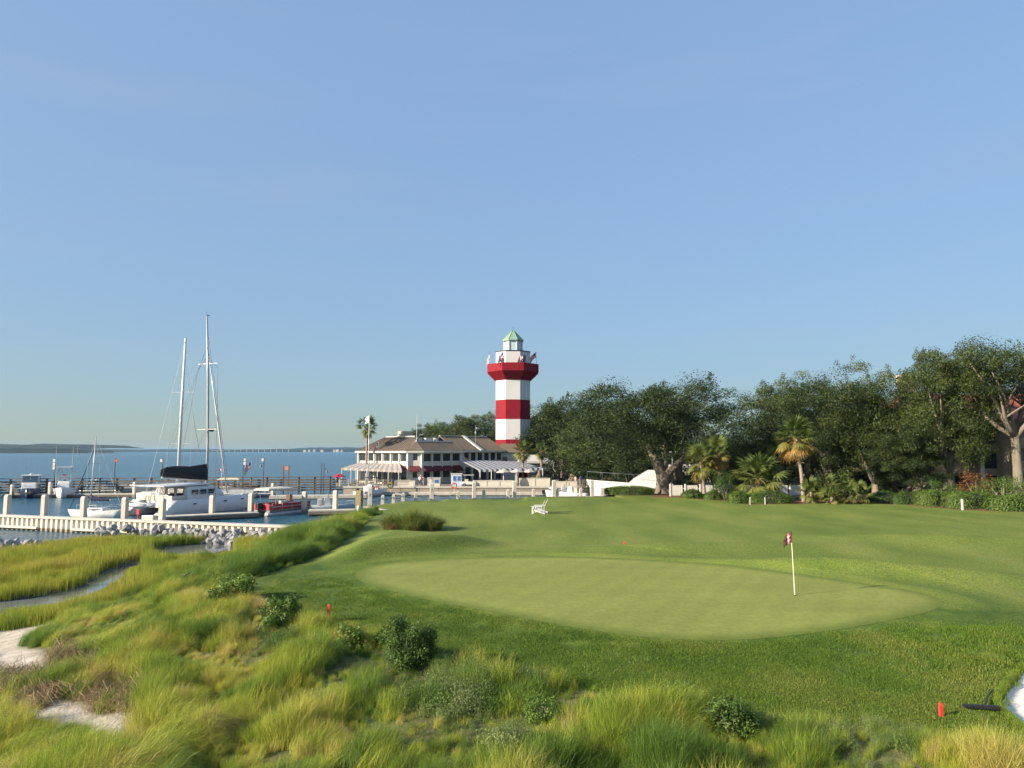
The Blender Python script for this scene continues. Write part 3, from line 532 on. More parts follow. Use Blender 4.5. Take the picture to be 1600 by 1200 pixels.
def leafy_px(name, label, px, basey, wpx, topy, mtl, n, leaf, seed, z=None, group=None, cat='bush', dep=1., tint=.5, d=None):
    if d is None:
        p = gp(px, basey, LZ if z is None else z)
        for _ in range(4): p = gp(px, basey, gz(p.x, p.y))
    else: x = xat(px, d); p = Vector((x, d, gz(x, d)))
    w = wpx / FPX * p.y / 2; h = zat(topy, p.y) - p.z
    return leafy(name, label, cat, (p.x, p.y + w * dep * .6, p.z - .03), (w, w * dep, h), mtl, n, leaf, seed, group, tint=tint)
BUSHM = [leafmat('bush_leaves', 'GEOMETRY', [(.025, .05, .008), (.06, .11, .018), (.13, .20, .035)], .25), leafmat('bush_leaves_fresh', 'GEOMETRY', [(.07, .12, .02), (.12, .20, .03), (.20, .28, .05)], .3),
         leafmat('bush_leaves_red', 'GEOMETRY', [(.09, .07, .02), (.20, .09, .03), (.27, .12, .04)], .25), leafmat('hedge_leaves', 'GEOMETRY', [(.045, .08, .012), (.09, .15, .02), (.16, .23, .035)], .2)]
for i, (px, d, ty, w) in enumerate(((880, 118, 708, 90), (955, 112, 705, 80), (1080, 90, 722, 90), (1160, 92, 715, 120), (1300, 84, 715, 130), (1395, 84, 725, 90))):
    leafy_px('understorey_shrub', 'dark shrub in deep shade under the oaks', px, 0, w, ty, OAKM[0], 2600, .16, 300 + i, d=d, group='shrubs in the oak shade')
# --- hedges: clipped, rounded boxes of leaves over a solid dark green core
def hedge(label, px0, px1, topy, basey, dep, seed, mtl=None, dome=.3, z=LZ, name='clipped_hedge', leaf=.06, n=None):
    a = gp(px0, basey, z); b = gp(px1, basey, z); d = (a.y + b.y) / 2; cx = (a.x + b.x) / 2; w = (b - a).length / 2; h = zat(topy, d) - z; g = np.random.default_rng(seed)
    n = n or int(1500 * (w + dep) * (h + .5) * .9); th = g.random(n) * 6.283; u = g.random(n); e = .55
    sx = np.sign(np.cos(th)) * np.abs(np.cos(th)) ** e; sy = np.sign(np.sin(th)) * np.abs(np.sin(th)) ** e
    topf = g.random(n) < .45; rr = np.where(topf, np.sqrt(g.random(n)), 1.); zz = np.where(topf, h * (1 - dome * rr ** 2.2), u * h * (1 - dome))
    lum = 1 + .06 * np.sin(sx * w * 2.1 + seed) + .05 * g.normal(size=n)
    c = np.stack([sx * w * rr * lum, sy * dep * rr * lum, zz * (1 + .05 * g.normal(size=n)) + .05 * np.sin(sx * w * 2.7 + 1)], -1)
    nn = np.stack([sx * (1 - topf * .6), sy * (1 - topf * .6), .35 + topf * 1.2], -1) + .5 * g.normal(size=(n, 3)); nn /= np.linalg.norm(nn, axis=1)[:, None]
    t = np.cross(nn, g.normal(size=(n, 3))); t /= np.linalg.norm(t, axis=1)[:, None]; bb = np.cross(nn, t); s = (leaf * g.uniform(.6, 1.4, n))[:, None]
    V = np.stack([c - t * s, c - bb * s * .5, c + t * s, c + bb * s * .5], 1).reshape(-1, 3); i = np.arange(n)[:, None] * 4
    F = np.concatenate([i + np.array([[0, 1, 2]]), i + np.array([[0, 2, 3]])]); S = np.repeat(g.uniform(.65, 1.35, n), 4)
    o = thing(name, label, 'hedge', (cx, d + dep * .8, gz(cx, d + dep)), math.atan2(b.y - a.y, b.x - a.x)); link('foliage', leafmesh('foliage', [((V, F, S), .5)], mtl or BUSHM[3]), o)
    m = MB(); m.loft([[(w * .93 * q * np.sign(math.cos(k)) * abs(math.cos(k)) ** e, dep * .93 * q * np.sign(math.sin(k)) * abs(math.sin(k)) ** e, zq) for k in np.arange(16) * 6.283 / 16] for q, zq in ((1, 0), (1, h * (1 - dome) * .92), (.75, h * (1 - dome * .5) * .92), (.3, h * .93))])
    m.build('dark_core', mat('hedge_core', (.02, .03, .01), .9), o); return o
hedge('long low leafy hedge running from the quay to the broad oak trunk', 948, 1022, 760.5, 773.5, .9, 1)
hedge('small rounded hedge between the oak trunk and the leaning palms', 1068, 1100, 765, 779, .8, 2, dome=.5)
hedge('small round clipped bush at the foot of the front leaning palm', 1104, 1130, 767, 781, .7, 3, dome=.5)
hedge('low clipped hedge with flat end beside the two white stakes', 1143, 1172, 769, 787, .9, 4)
hedge('long domed hedge behind the two white stakes', 1170, 1240, 769, 787, 1.1, 5, dome=.5)
hedge('rounded light hedge next to the fan palmettos', 1366, 1412, 768, 787, 1.0, 6, dome=.5, mtl=BUSHM[0])
hedge('second rounded light hedge, partly overlapping its taller square neighbour', 1400, 1440, 769, 788, .9, 7, dome=.45, mtl=BUSHM[0])
hedge('square clipped bright hedge block below the stone pier', 1442, 1487, 768, 791, 1.2, 8, dome=.12)
hedge('long dark clipped hedge behind the single white stake', 1488, 1560, 771, 795, 1.2, 9, dome=.15)
hedge('dark low hedge running out beyond the single white stake', 1558, 1660, 776, 799, 1.2, 10, dome=.2)
leafy_px('leafy_shrub', 'large bright green mounded shrub above the dark low hedge', 1590, 792, 100, 738, BUSHM[0], 5200, .07, 411, tint=.75)
leafy_px('leafy_shrub', 'rounded dark green shrub between the leaning palms and short palm', 1138, 782, 52, 736, BUSHM[0], 3600, .07, 412, tint=.3)
leafy_px('leafy_shrub', 'yellow-green mixed shrub above the square hedge block', 1490, 789, 64, 750, BUSHM[0], 2600, .07, 413, tint=.6)
leafy_px('flowering_shrub', 'reddish bronze shrub under the leaning oak trunk', 1540, 788, 64, 736, BUSHM[2], 3000, .07, 414)
leafy_px('leafy_shrub', 'dark shrub beside the white fence end', 1052, 776, 50, 744, OAKM[0], 2400, .08, 415, d=86)
# --- palms
def frond(seed, droop, nl=17, pet=1.25, rad=1.05):
    g = random.Random(seed); m = MB(); P = [Vector((pet * t, 0, -droop * .35 * (pet * t) ** 2)) for t in (0, .5, 1)]; m.tube(P, [.035, .025, .018], 4)
    o = P[-1]; base = -droop * .5
    for i in range(nl):
        a = (i / (nl - 1) - .5) * R(250); L = rad * (1 - .28 * abs(i / (nl - 1) - .5) * 2) * g.uniform(.85, 1.1); fold = .12 * (1 if i % 2 else -1)
        d = Vector((math.cos(a), math.sin(a), 0)); s = Vector((-math.sin(a), math.cos(a), 0)); w = .075
        def pt(t): return o + d * (L * t) + Vector((0, 0, -droop * (L * t) ** 2 * .55 - abs(math.sin(a)) * .22 * t + base * d.x * L * t * .5))
        p0, p1, p2 = pt(.05), pt(.55), pt(1.0) + Vector((0, 0, -.12 * g.random()))
        m.add([p0 - s * .015, p0 + s * .015, p1 + s * w + Vector((0, 0, fold)) * .3, p1 - s * w, p2], [(0, 1, 2, 3), (3, 2, 4)])
    me = m.mesh('palm_frond', PALMM, False); n = len(me.vertices); fattr(me, 'shade', [g.uniform(.8, 1.2)] * n); return me
PALMM = leafmat('palm_leaf', 'OBJECT', [(.05, .085, .018), (.10, .14, .028), (.17, .17, .04), (.33, .20, .055)], .3)
def palm_attr(m):   # colour from a custom property on the frond object
    for nd in m.node_tree.nodes:
        if nd.type == 'ATTRIBUTE' and nd.attribute_name == 'tint': nd.attribute_type = 'OBJECT'; nd.attribute_name = 'tint'
palm_attr(PALMM)
FR = [frond(k, dr) for k, dr in enumerate((.25, .45, .7, .9))]
def palm(label, px, basey, topy, wpx, seed, lean=(0, 0), d=None, dead=.0, nf=34, z=LZ, tr=.19, name='sabal_palm', boots=True, tintb=.25):
    g = random.Random(seed); p = gp(px, basey, z) if d is None else Vector((xat(px, d), d, 0)); p.z = gz(p.x, p.y); H = zat(topy, p.y) - p.z; rf = wpx / FPX * p.y / 2; s = rf / 2.1; ht = max(.35, H - rf * .95)
    t = thing(name, label, 'palm tree' if ht > 1 else 'palm', p); m = MB(); top = Vector((lean[0], lean[1], ht))
    m.tube([(0, 0, -.2), (0, 0, .2), (lean[0] * .25, lean[1] * .25, ht * .45), (lean[0] * .7, lean[1] * .7, ht * .8), top], [tr * 1.35, tr * 1.05, tr * .92, tr * .95, tr * 1.1], 10)
    m.build('trunk', PBARK, t, True)
    if boots:
        b = MB()
        for i in range(14): a = i * 2.4; q = top + Vector((math.cos(a) * tr, math.sin(a) * tr, -.9 + i * .06)); b.bar(q, q + Vector((math.cos(a) * .14, math.sin(a) * .14, .3)), .08, .04)
        b.build('leaf_bases', mat('leaf_boots', (.30, .17, .09), .9, .3, 8), t)
    for i in range(nf):
        u = i / (nf - 1); el = R(84 - 138 * u + g.uniform(-10, 10)); az = i * 2.39996 + g.uniform(-.25, .25); k = 0 if u < .25 else 1 if u < .55 else 2 if u < .8 else 3
        o = link('frond', FR[k], t, top + Vector((0, 0, .1)), (g.uniform(-.5, .5), -el, az), (s * g.uniform(.85, 1.12),) * 3); o.rotation_mode = 'XYZ'
        o['tint'] = float(min(1, max(0, tintb + .45 * u * (1 - dead) + (dead * max(0, u - .35) * 1.6) + g.uniform(-.12, .12))))
    return t
palm('slim palm with feathery round head behind the white pennant flagpole', 573, 0, 650, 36, 1, d=122, nf=30, tr=.2, tintb=.1)
palm('palm growing through the striped awning, taller of the restaurant pair', 817, 0, 688, 34, 2, d=115.5, nf=28, tintb=.3)
palm('shorter palm beside the white tent, behind the open patio umbrellas', 846, 0, 692, 28, 3, d=119, nf=26, tintb=.25)
palm('front leaning palm with slim curved trunk, standing in the mulch bed', 1101, 778, 694, 56, 4, lean=(-.35, 0), nf=34, tintb=.3)
palm('back palm of the leaning pair, with golden lower fronds', 1123, 0, 684, 50, 5, d=77.5, nf=32, dead=.5, tintb=.3)
palm('tallest palm, with a skirt of golden orange fronds', 1256, 784, 652, 70, 6, lean=(-.55, 0), dead=1.0, nf=42, tintb=.22)
palm('short shaggy palm leaning over the white fence', 1194, 781, 708, 84, 7, lean=(-.6, -.2), nf=44, dead=.2, tintb=.25)
for i, (px, by, ty, w) in enumerate(((1268, 786, 748, 44), (1292, 786, 740, 46), (1318, 786, 744, 44), (1346, 787, 750, 46), (1300, 788, 758, 40), (1330, 788, 757, 36))):
    palm('low fan palmetto in the clump beside the tallest palm', px, by, ty, w, 20 + i, nf=22, tr=.12, name='fan_palmetto', boots=False, tintb=.3)['group'] = 'fan palmettos beside the tallest palm'
# --- bushes on the dune edge
for a in (('dark round juniper-like bush casting a shadow onto the lawn edge', 631, 1058, 104, 972, BUSHM[0], 20000, .026, 1, .45), ('glossy green rounded bush beside the red stake', 432, 986, 74, 934, BUSHM[1], 5200, .038, 2, .35),
          ('bright leafy bush between the red stake and the dark round bush', 545, 1018, 56, 976, BUSHM[1], 3000, .034, 3, .5), ('pale green bush tucked against the dark round bush', 603, 1014, 46, 980, BUSHM[1], 2400, .034, 4, .45),
          ('sprawling fresh green bush at the narrow corner of the lawn', 352, 945, 96, 902, BUSHM[1], 5200, .045, 5, .5), ('dark green bush in the dune grass beyond the sprawling bush', 300, 922, 60, 892, BUSHM[0], 2600, .045, 6, .6),
          ('reddish and green scrubby bush at the front lawn edge', 1062, 1112, 92, 1070, BUSHM[0], 3600, .026, 7, .5), ('dark hollow-sided bush in the tall grass below the lawn edge', 1150, 1165, 100, 1096, BUSHM[0], 5200, .03, 8, .6),
          ('grey-green herb bush in the middle of the dune grass', 850, 1135, 80, 1090, BUSHM[1], 2600, .024, 9, .5)):
    leafy_px('dune_bush', a[0], *a[1:5], a[5], a[6], a[7], a[8] + 500, tint=a[9], z=1.4)
# --- ornamental grass clump on the lawn
def big_tuft(label, px0, px1, topy, basey, seed):
    a = gp(px0, basey, LZ); b = gp(px1, basey, LZ); d = a.y; cx = (a.x + b.x) / 2; w = (b.x - a.x) / 2; h = zat(topy, d) - gz(cx, d); parts = []; g = random.Random(seed)
    for i in range(40):
        an = g.uniform(0, 6.283); q = math.sqrt(g.random()) * .8; hq = h * (1.35 - .6 * q); v, f, s = blades(150, .4, hq * .6, hq * 1.12, .35 + .7 * q, .22, .022, .9, seed=seed * 40 + i)
        th = math.atan2(math.sin(an) * q, math.cos(an) * q) if q > .25 else g.uniform(0, 6.28); c, sn = math.cos(th), math.sin(th)
        v = np.stack([v[:, 0] * c - v[:, 1] * sn + math.cos(an) * q * w, v[:, 0] * sn + v[:, 1] * c + math.sin(an) * q * w * .7, v[:, 2]], -1); parts.append(((v, f, s), g.choice([.1, .45, .7, .85, .95, 1.])))
    o = link('ornamental_grass', leafmesh('ornamental_grass', parts, leafmat('ornamental_grass_blades', 'GEOMETRY', [(.30, .18, .08), (.22, .19, .055), (.15, .19, .035), (.11, .18, .03)], .3)), None, (cx, d + w * .6, gz(cx, d + w * .6)))
    tag(o, label, 'ornamental grass')
big_tuft('large mounded clump of green and tan ornamental grass alone on the lawn', 583, 690, 797, 832, 5)
# ================================================================== MARINA
WHITE = mat('white_gelcoat', (.62, .61, .585), .25, .04, 2); CREAM = mat('cream_gelcoat', (.52, .48, .40), .35, .05, 2); NAVY = mat('navy_hull', (.012, .018, .045), .25, .1, 2)
CONC = mat('concrete', (.46, .42, .35), .85, .14, 1.2, bump=.3, bscale=12, rand=.06); CONCW = mat('pale_concrete', (.52, .48, .41), .8, .1, 1.5, bump=.2, bscale=12, rand=.05)
WOOD = mat('weathered_wood', (.20, .16, .12), .85, .25, 2, bump=.4, bscale=8, streak=(1, 1, 6), rand=.15); BROWN = mat('brown_timber', (.17, .10, .065), .85, .25, 2, bump=.4, rand=.2)
DARK = mat('dark_metal', (.02, .02, .022), .5, .1); STEEL = mat('brushed_steel', (.55, .56, .57), .3, .08, 4, metal=.9); ALU = mat('mast_aluminium', (.42, .42, .41), .4, .06, 3, metal=.3)
GLASS = glassmat('dark_boat_glass', (.015, .018, .022)); CLEAR = glassmat('smoked_windscreen', (.12, .16, .18), .08); BLACKC = mat('black_canvas', (.012, .012, .016), .8, .2, 5); NAVYC = mat('navy_canvas', (.015, .022, .06), .8, .15, 5)
TANC = mat('tan_canvas', (.55, .49, .38), .8, .1, 4); GREENC = mat('green_canvas', (.01, .13, .08), .7, .1, 4); RED = mat('red_paint', (.36, .018, .03), .4, .1, 3); GREYH = mat('grey_hull', (.38, .42, .43), .5, .1, 2)
ORANGE = mat('orange_ring', (.6, .09, .03), .5, .08); YELLOW = mat('yellow_paint', (.5, .33, .05), .5, .1); LIME = mat('lime_paint', (.25, .5, .05), .4, .1); RUB = mat('black_rubber', (.02, .02, .02), .7)
def tidemark(m, z0, z1, col=(.07, .065, .04)):   # weed and mud stain left by the tide
    N = m.node_tree.nodes; L = m.node_tree.links; b = N['Principled BSDF']; src = b.inputs['Base Color'].links[0].from_socket; tc = N.new('ShaderNodeTexCoord'); sx = N.new('ShaderNodeSeparateXYZ'); L.new(tc.outputs['Object'], sx.inputs[0])
    nz = N.new('ShaderNodeTexNoise'); nz.inputs['Scale'].default_value = 2.5; L.new(tc.outputs['Object'], nz.inputs['Vector']); k = N.new('ShaderNodeMath'); k.operation = 'MULTIPLY_ADD'; L.new(nz.outputs['Fac'], k.inputs[0]); k.inputs[1].default_value = -.35; L.new(sx.outputs[2], k.inputs[2])
    r = N.new('ShaderNodeMapRange'); r.inputs[1].default_value = z0; r.inputs[2].default_value = z1; r.inputs[3].default_value = .8; r.inputs[4].default_value = 0; L.new(k.outputs[0], r.inputs[0]); x = N.new('ShaderNodeMix'); x.data_type = 'RGBA'; L.new(r.outputs[0], x.inputs[0]); L.new(src, x.inputs[6]); x.inputs[7].default_value = (*col, 1); L.new(x.outputs[2], b.inputs['Base Color']); return m
CONCP = tidemark(mat('pile_concrete', (.48, .44, .37), .85, .18, 1.2, bump=.3, bscale=12, rand=.1, streak=(1, 1, .3)), .15, .55)
def hull(L, B, H, transom=.85, draft=.4, sheer=.25, full=2.2, rake=.08, stern_rake=0., n=14):
    rings = []
    for i in range(n + 1):
        t = (i / n) ** .85; q = max(0, (t - .38) / .62); b = B / 2 * min(1, transom + (1 - transom) * t * 3) * max(.015, 1 - q ** full); zd = H * (1 + sheer * t * t); zk = -draft * (1 - t ** 5); x = L * t
        rk = L * rake * t ** 3; sr = -stern_rake * (1 - t) ** 6
        rings.append([(x + rk + sr * 0, -b, zd), (x + rk * .45 + sr, -b * (.93 - .18 * t), .12), (x + rk * .2 + sr, -b * .62, zk * .5), (x, 0, zk), (x + rk * .2 + sr, b * .62, zk * .5), (x + rk * .45 + sr, b * (.93 - .18 * t), .12), (x + rk + sr * 0, b, zd)])
    m = MB(); m.loft(rings); return m
def rail(m, pts, h, r=.018, posts=True):
    m.tube([Vector(p) + Vector((0, 0, h)) for p in pts], r, 5)
    if posts:
        for p in pts: m.tube([p, Vector(p) + Vector((0, 0, h))], r * .8, 5)
def outboard(par, x, y, z, mtl=None, s=1.):
    m = MB(); m.loft([[(x - .5 * s * a, y + .17 * s * c, z + zz) for a, c in ((0, -1), (0, 1), (1, .8), (1, -.8))] for zz in (.15 * s, .45 * s, .7 * s)]); m.box((x - .25 * s, y, z - .25 * s), (.16 * s, .12 * s, .9 * s)); m.box((x - .3 * s, y, z - .7 * s), (.4 * s, .06 * s, .1 * s)); return m.build('outboard_motor', mtl or DARK, par, bevel=.04)
def boat(name, label, cat, px, y, rz, z=0., group=None, d=None):
    p = gp(px, y, 0) if d is None else Vector((xat(px, d), d, 0)); return thing(name, label, cat, (p.x, p.y, z), R(rz), group)
# --- big catamaran
t = thing('sailing_catamaran', 'big white sailing catamaran with black boom cover and steel mast', 'catamaran', (-38.5, 75.2, 0), R(68))
for s in (-1, 1):
    m = hull(12, 1.55, 1.55, .9, .5, .12, 3.0, .02, n=18); m.v = [(x - (1.0 * max(0, 1 - x / 1.6) * max(0, 1 - z / 1.55) if x < 1.6 else 0) + (.9 * max(0, (1.2 - x) / 1.2) * max(0, z / 1.55)), yy + s * 2.5, z) for x, yy, z in m.v]
    h = m.build('hull', WHITE, t, True); 
    for i, xx in enumerate((3.2, 7.6, 10.2)): MB().box((xx, s * (2.5) - .79, 1.12 + .05 * i), (.42, .03, .14)).build('porthole', GLASS, h)
    st = MB()
    for i in range(3): st.box((-.35 + i * .42, s * 2.5, .32 + i * .33), (.5, 1.2, .3))
    st.build('stern_step', WHITE, t, bevel=.03)
MB().bb(1.2, 9.2, -1.85, 1.85, .75, 1.5).build('bridge_deck', WHITE, t)
c = MB(); c.loft([[(x0, -w, z), (x1, -w * .82, z), (x1 + .25, 0, z), (x1, w * .82, z), (x0, w, z)] for x0, x1, w, z in ((3.0, 8.7, 2.5, 1.5), (3.0, 8.5, 2.45, 2.05), (3.1, 7.6, 2.25, 2.75), (3.3, 6.9, 2.0, 2.95))]); cab = c.build('deckhouse', WHITE, t)
for s in (-1, 1):
    for i in range(3): MB().box((4.0 + i * 1.15, s * 2.42, 2.32), (.85, .05, .48)).build('side_window', GLASS, cab)
for i in range(3): MB().box((2.99, -1.3 + i * 1.3, 2.2), (.05, .9, 1.0)).build('cockpit_door', GLASS, cab)
for i in range(4): MB().box((8.32, -1.35 + i * .9, 2.38), (.12, .7, .42)).build('front_window', GLASS, cab)
r_ = MB(); r_.loft([[(x0, -w, z), (x1, -w * .8, z), (x1, w * .8, z), (x0, w, z)] for x0, x1, w, z in ((-.1, 6.6, 2.35, 2.98), (-.2, 6.7, 2.4, 3.08), (.1, 6.3, 2.2, 3.16))]); r_.build('hard_top', WHITE, t, bevel=.03)
for s in (-1, 1):
    for xx in (.2, 3.0): MB().tube([(xx, s * 2.1, 1.5), (xx, s * 2.1, 3.0)], .04, 6).build('roof_post', STEEL, t)
k = MB(); 
for s in (-1, 1): k.box((2.0, s * 1.9, 1.75), (1.8, .6, .5))
k.box((1.4, 0, 1.8), (.5, 3.2, .6)); k.build('cockpit_seat', CREAM, t, bevel=.03)
mast = MB(); mast.tube([(8.0, 0, 1.5), (7.9, 0, 8), (7.55, 0, 15), (7.0, 0, 22.6)], [.15, .15, .14, .11], 10); ms = mast.build('mast', ALU, t, True)
m = MB(); m.tube([(7.0, 0, 22.6), (6.9, 0, 23.1)], .015, 4); m.box((7.15, 0, 22.7), (.5, .05, .08)); m.build('masthead', DARK, ms)
for zz in (9.3, 17.0):
    MB().bar((7.95 - zz * .03, -1.5, zz), (7.95 - zz * .03, 1.5, zz), .05, .06).build('spreader', ALU, ms)
m = MB(); m.ball((8.3, -.1, 9.2), (.3, .3, .16)); m.build('radar', DARK, ms, True)
b = MB(); b.tube([(7.8, 0, 3.5), (1.7, 0, 3.9)], .12, 8); b.build('boom', ALU, t, True)
sv = MB(); sv.loft([[(x, -w, z), (x, -w * .8, z + h * .6), (x, 0, z + h), (x, w * .8, z + h * .6), (x, w, z)] for x, w, z, h in ((7.9, .2, 3.45, 1.85), (7.2, .28, 3.5, 1.75), (5.5, .27, 3.6, 1.45), (3.5, .24, 3.85, 1.3), (2.2, .2, 4.0, 1.05), (1.5, .1, 4.1, .7))]); sv.build('boom_cover', BLACKC, t, True)
MB().tube([(11.2, 0, 1.75), (9.6, 0, 9), (7.5, 0, 18.2)], [.05, .12, .05], 7).build('furled_jib', WHITE, t, True)
w = MB()
for s in (-1, 1):
    w.tube([(7.3, 0, 17.8), (7.5, s * 1.5, 17.0 - .6), (6.2, s * 3.1, 1.6)], .018, 4); w.tube([(7.6, 0, 9.4), (6.4, s * 3.0, 1.6)], .015, 4); w.tube([(7.2, 0, 19), (1.4, s * .3, 4.1)], .014, 4)
w.tube([(7.1, 0, 21.2), (11.6, 0, 1.8)], .014, 4); w.build('rigging', DARK, t)
w = MB(); rail(w, [(x, s * 3.15, 1.6 + .01 * x) for s in (-1,) for x in (2, 4, 6, 8, 10, 11.6)], .65); rail(w, [(x, 3.15, 1.6 + .01 * x) for x in (2, 4, 6, 8, 10, 11.6)], .65); w.bar((11.2, -2.5, 1.7), (11.2, 2.5, 1.7), .14); w.build('guard_rail', STEEL, t)
dg = thing('inflatable_dinghy', 'small pale grey inflatable dinghy slung across the catamaran stern', 'dinghy', (-38.9, 74.3, .95), R(158)); m = MB()
m.tube([(-1.5, -.55, .2), (.8, -.55, .25), (1.4, -.3, .35), (1.55, 0, .4), (1.4, .3, .35), (.8, .55, .25), (-1.5, .55, .2)], .22, 8); m.build('tube', mat('dinghy_pvc', (.6, .6, .57), .6), dg, True); MB().bb(-1.4, 1.2, -.45, .45, .05, .15).build('floor', GREYH, dg); MB().box((-.1, 0, .3), (.3, 1.0, .06)).build('bench', WHITE, dg)
# --- masted sloop behind the catamaran
def sloop(label, x, y, rz, L, B, H, mast_h, mx, boomL, cover, mcol, jib, mw=.12, rake=.0):
    t = thing('sailboat', label, 'sailboat', (x, y, 0), R(rz)); hull(L, B, H, .72, .5, .2, 2.0, .1, n=14).build('hull', WHITE, t, True)
    c = MB(); c.loft([[(x0 * L, -wd * B, z), (x1 * L, -wd * B * .55, z), (x1 * L, wd * B * .55, z), (x0 * L, wd * B, z)] for x0, x1, wd, z in ((.33, .74, .33, H * 1.0), (.34, .71, .30, H * 1.35), (.36, .68, .26, H * 1.5))]); cb = c.build('coachroof', WHITE, t)
    for s in (-1, 1): MB().box((.5 * L, s * B * .30, H * 1.27), (.22 * L, .05, H * .14)).build('cabin_window', GLASS, cb)
    ms = MB().tube([(mx * L, 0, H), (mx * L - rake * .4, 0, mast_h * .5), (mx * L - rake, 0, mast_h)], [mw, mw, mw * .75], 8).build('mast', mcol, t, True)
    for f in (.34, .66): MB().bar((mx * L - rake * f, -B * .45, mast_h * f), (mx * L - rake * f, B * .45, mast_h * f), .04).build('spreader', ALU, ms)
    bz = H + 1.0 + .02 * L; MB().tube([(mx * L, 0, bz), (mx * L - boomL, 0, bz)], .06, 6).build('boom', ALU, t)
    if cover: MB().loft([[(mx * L + xx * boomL, -w_, bz + .02), (mx * L + xx * boomL, 0, bz + h_), (mx * L + xx * boomL, w_, bz + .02), (mx * L + xx * boomL, 0, bz - .1)] for xx, w_, h_ in ((.03, .1, .95), (-.08, .16, .5), (-.3, .15, .28), (-.9, .09, .16), (-1, .03, .1))]).build('sail_cover', cover, t, True)
    MB().tube([(L * 1.06, 0, H * 1.25), (mx * L * .5 + L * .53, 0, mast_h * .45), (mx * L - rake * .8, 0, mast_h * .86)], [.03, .05, .02], 6).build('furled_jib', jib, t, True)
    w = MB()
    for s in (-1, 1): w.tube([(mx * L - rake, 0, mast_h * .95), (mx * L - rake * .6, s * B * .45, mast_h * .66), (mx * L - .2, s * B * .48, H)], .012, 4)
    w.tube([(mx * L - rake, 0, mast_h), (.05, 0, H)], .012, 4); w.build('rigging', GREYH, t)
    w = MB(); rail(w, [(L * f, s * B * .48 * (1 if f < .6 else .6), H * (1 + .2 * f * f)) for s in (-1,) for f in (.02, .2, .4, .6, .85)], .55, .014); rail(w, [(L * f, B * .48 * (1 if f < .6 else .6), H * (1 + .2 * f * f)) for f in (.02, .2, .4, .6, .85)], .55, .014); w.build('guard_rail', STEEL, t)
    MB().bb(.04 * L, .3 * L, -B * .26, B * .26, H * 1.0, H * 1.12).build('cockpit', CREAM, t); return t
sloop('white sailboat with thick white mast moored behind the catamaran', -48.4, 94, 80, 12.5, 3.9, 1.25, 23.0, .52, 4.5, None, WHITE, GREYH, .21, rake=-.35)
s_ = gp(202, 806, 0); sloop('small white sailboat with navy sail cover against the breakwater walkway', s_.x, s_.y - 1.2, 176, 5.5, 2.1, .62, 8.3, .66, 2.2, NAVYC, ALU, NAVYC, .06, rake=.25)
# --- motor boats
def cruiser(label, px, y, rz, hullm, L=9, B=3.2, H=1.35, d=None):
    t = boat('cabin_cruiser', label, 'motorboat', px, y, rz, d=d); hull(L, B, H, .92, .45, .3).build('hull', hullm, t, True); MB().bb(.3, L * .62, -B * .46, B * .46, H * .98, H * 1.12).build('deck', WHITE, t)
    c = MB(); c.loft([[(x0, -w, z), (x1, -w * .7, z), (x1, w * .7, z), (x0, w, z)] for x0, x1, w, z in ((L * .3, L * .86, B * .4, H), (L * .31, L * .78, B * .39, H + .75), (L * .32, L * .62, B * .37, H + 1.0))]); cb = c.build('cabin', WHITE, t, bevel=.05)
    for s in (-1, 1): MB().box((L * .5, s * B * .39, H + .5), (L * .26, .05, .3)).build('cabin_window', GLASS, cb)
    w = MB(); w.loft([[(x, -B * .36, z), (x1, -B * .3, z), (x1, B * .3, z), (x, B * .36, z)] for x, x1, z in ((L * .2, L * .6, H + 1.0), (L * .22, L * .56, H + 1.9))]); w.build('enclosure', CLEAR, t)
    f = MB()
    for s in (-1, 1):
        for xx in (.2, .38, .58): f.bar((L * xx, s * B * .365, H + .9), (L * xx * .97 + .1, s * B * .33, H + 1.95), .06)
    f.box((L * .58, 0, H + 1.45), (.05, .06, .95)); f.build('enclosure_frame', WHITE, t)
    top = MB(); top.box((L * .38, 0, H + 2.0), (L * .42, B * .78, .1)); tp = top.build('hard_top', WHITE, t, bevel=.04); MB().ball((L * .4, 0, H + 2.15), (.25, .25, .13)).build('radar_dome', WHITE, tp, True); MB().tube([(L * .25, -B * .3, H + 2), (L * .2, -B * .3, H + 4)], .012, 4).build('antenna', WHITE, tp)
    w = MB(); rail(w, [(L * (.35 + .14 * i), s * B * .44 * (1 - (i / 4.4) ** 2.4), H * (1.1 + .05 * i)) for s in (-1,) for i in range(5)], .5); rail(w, [(L * (.35 + .14 * i), B * .44 * (1 - (i / 4.4) ** 2.4), H * (1.1 + .05 * i)) for i in range(5)], .5); w.build('bow_rail', STEEL, t); return t
cruiser('cabin cruiser with navy hull and clear canvas flybridge, at the far dock', 50, 774, -60, NAVY, 8.5, 3.1, 1.15)
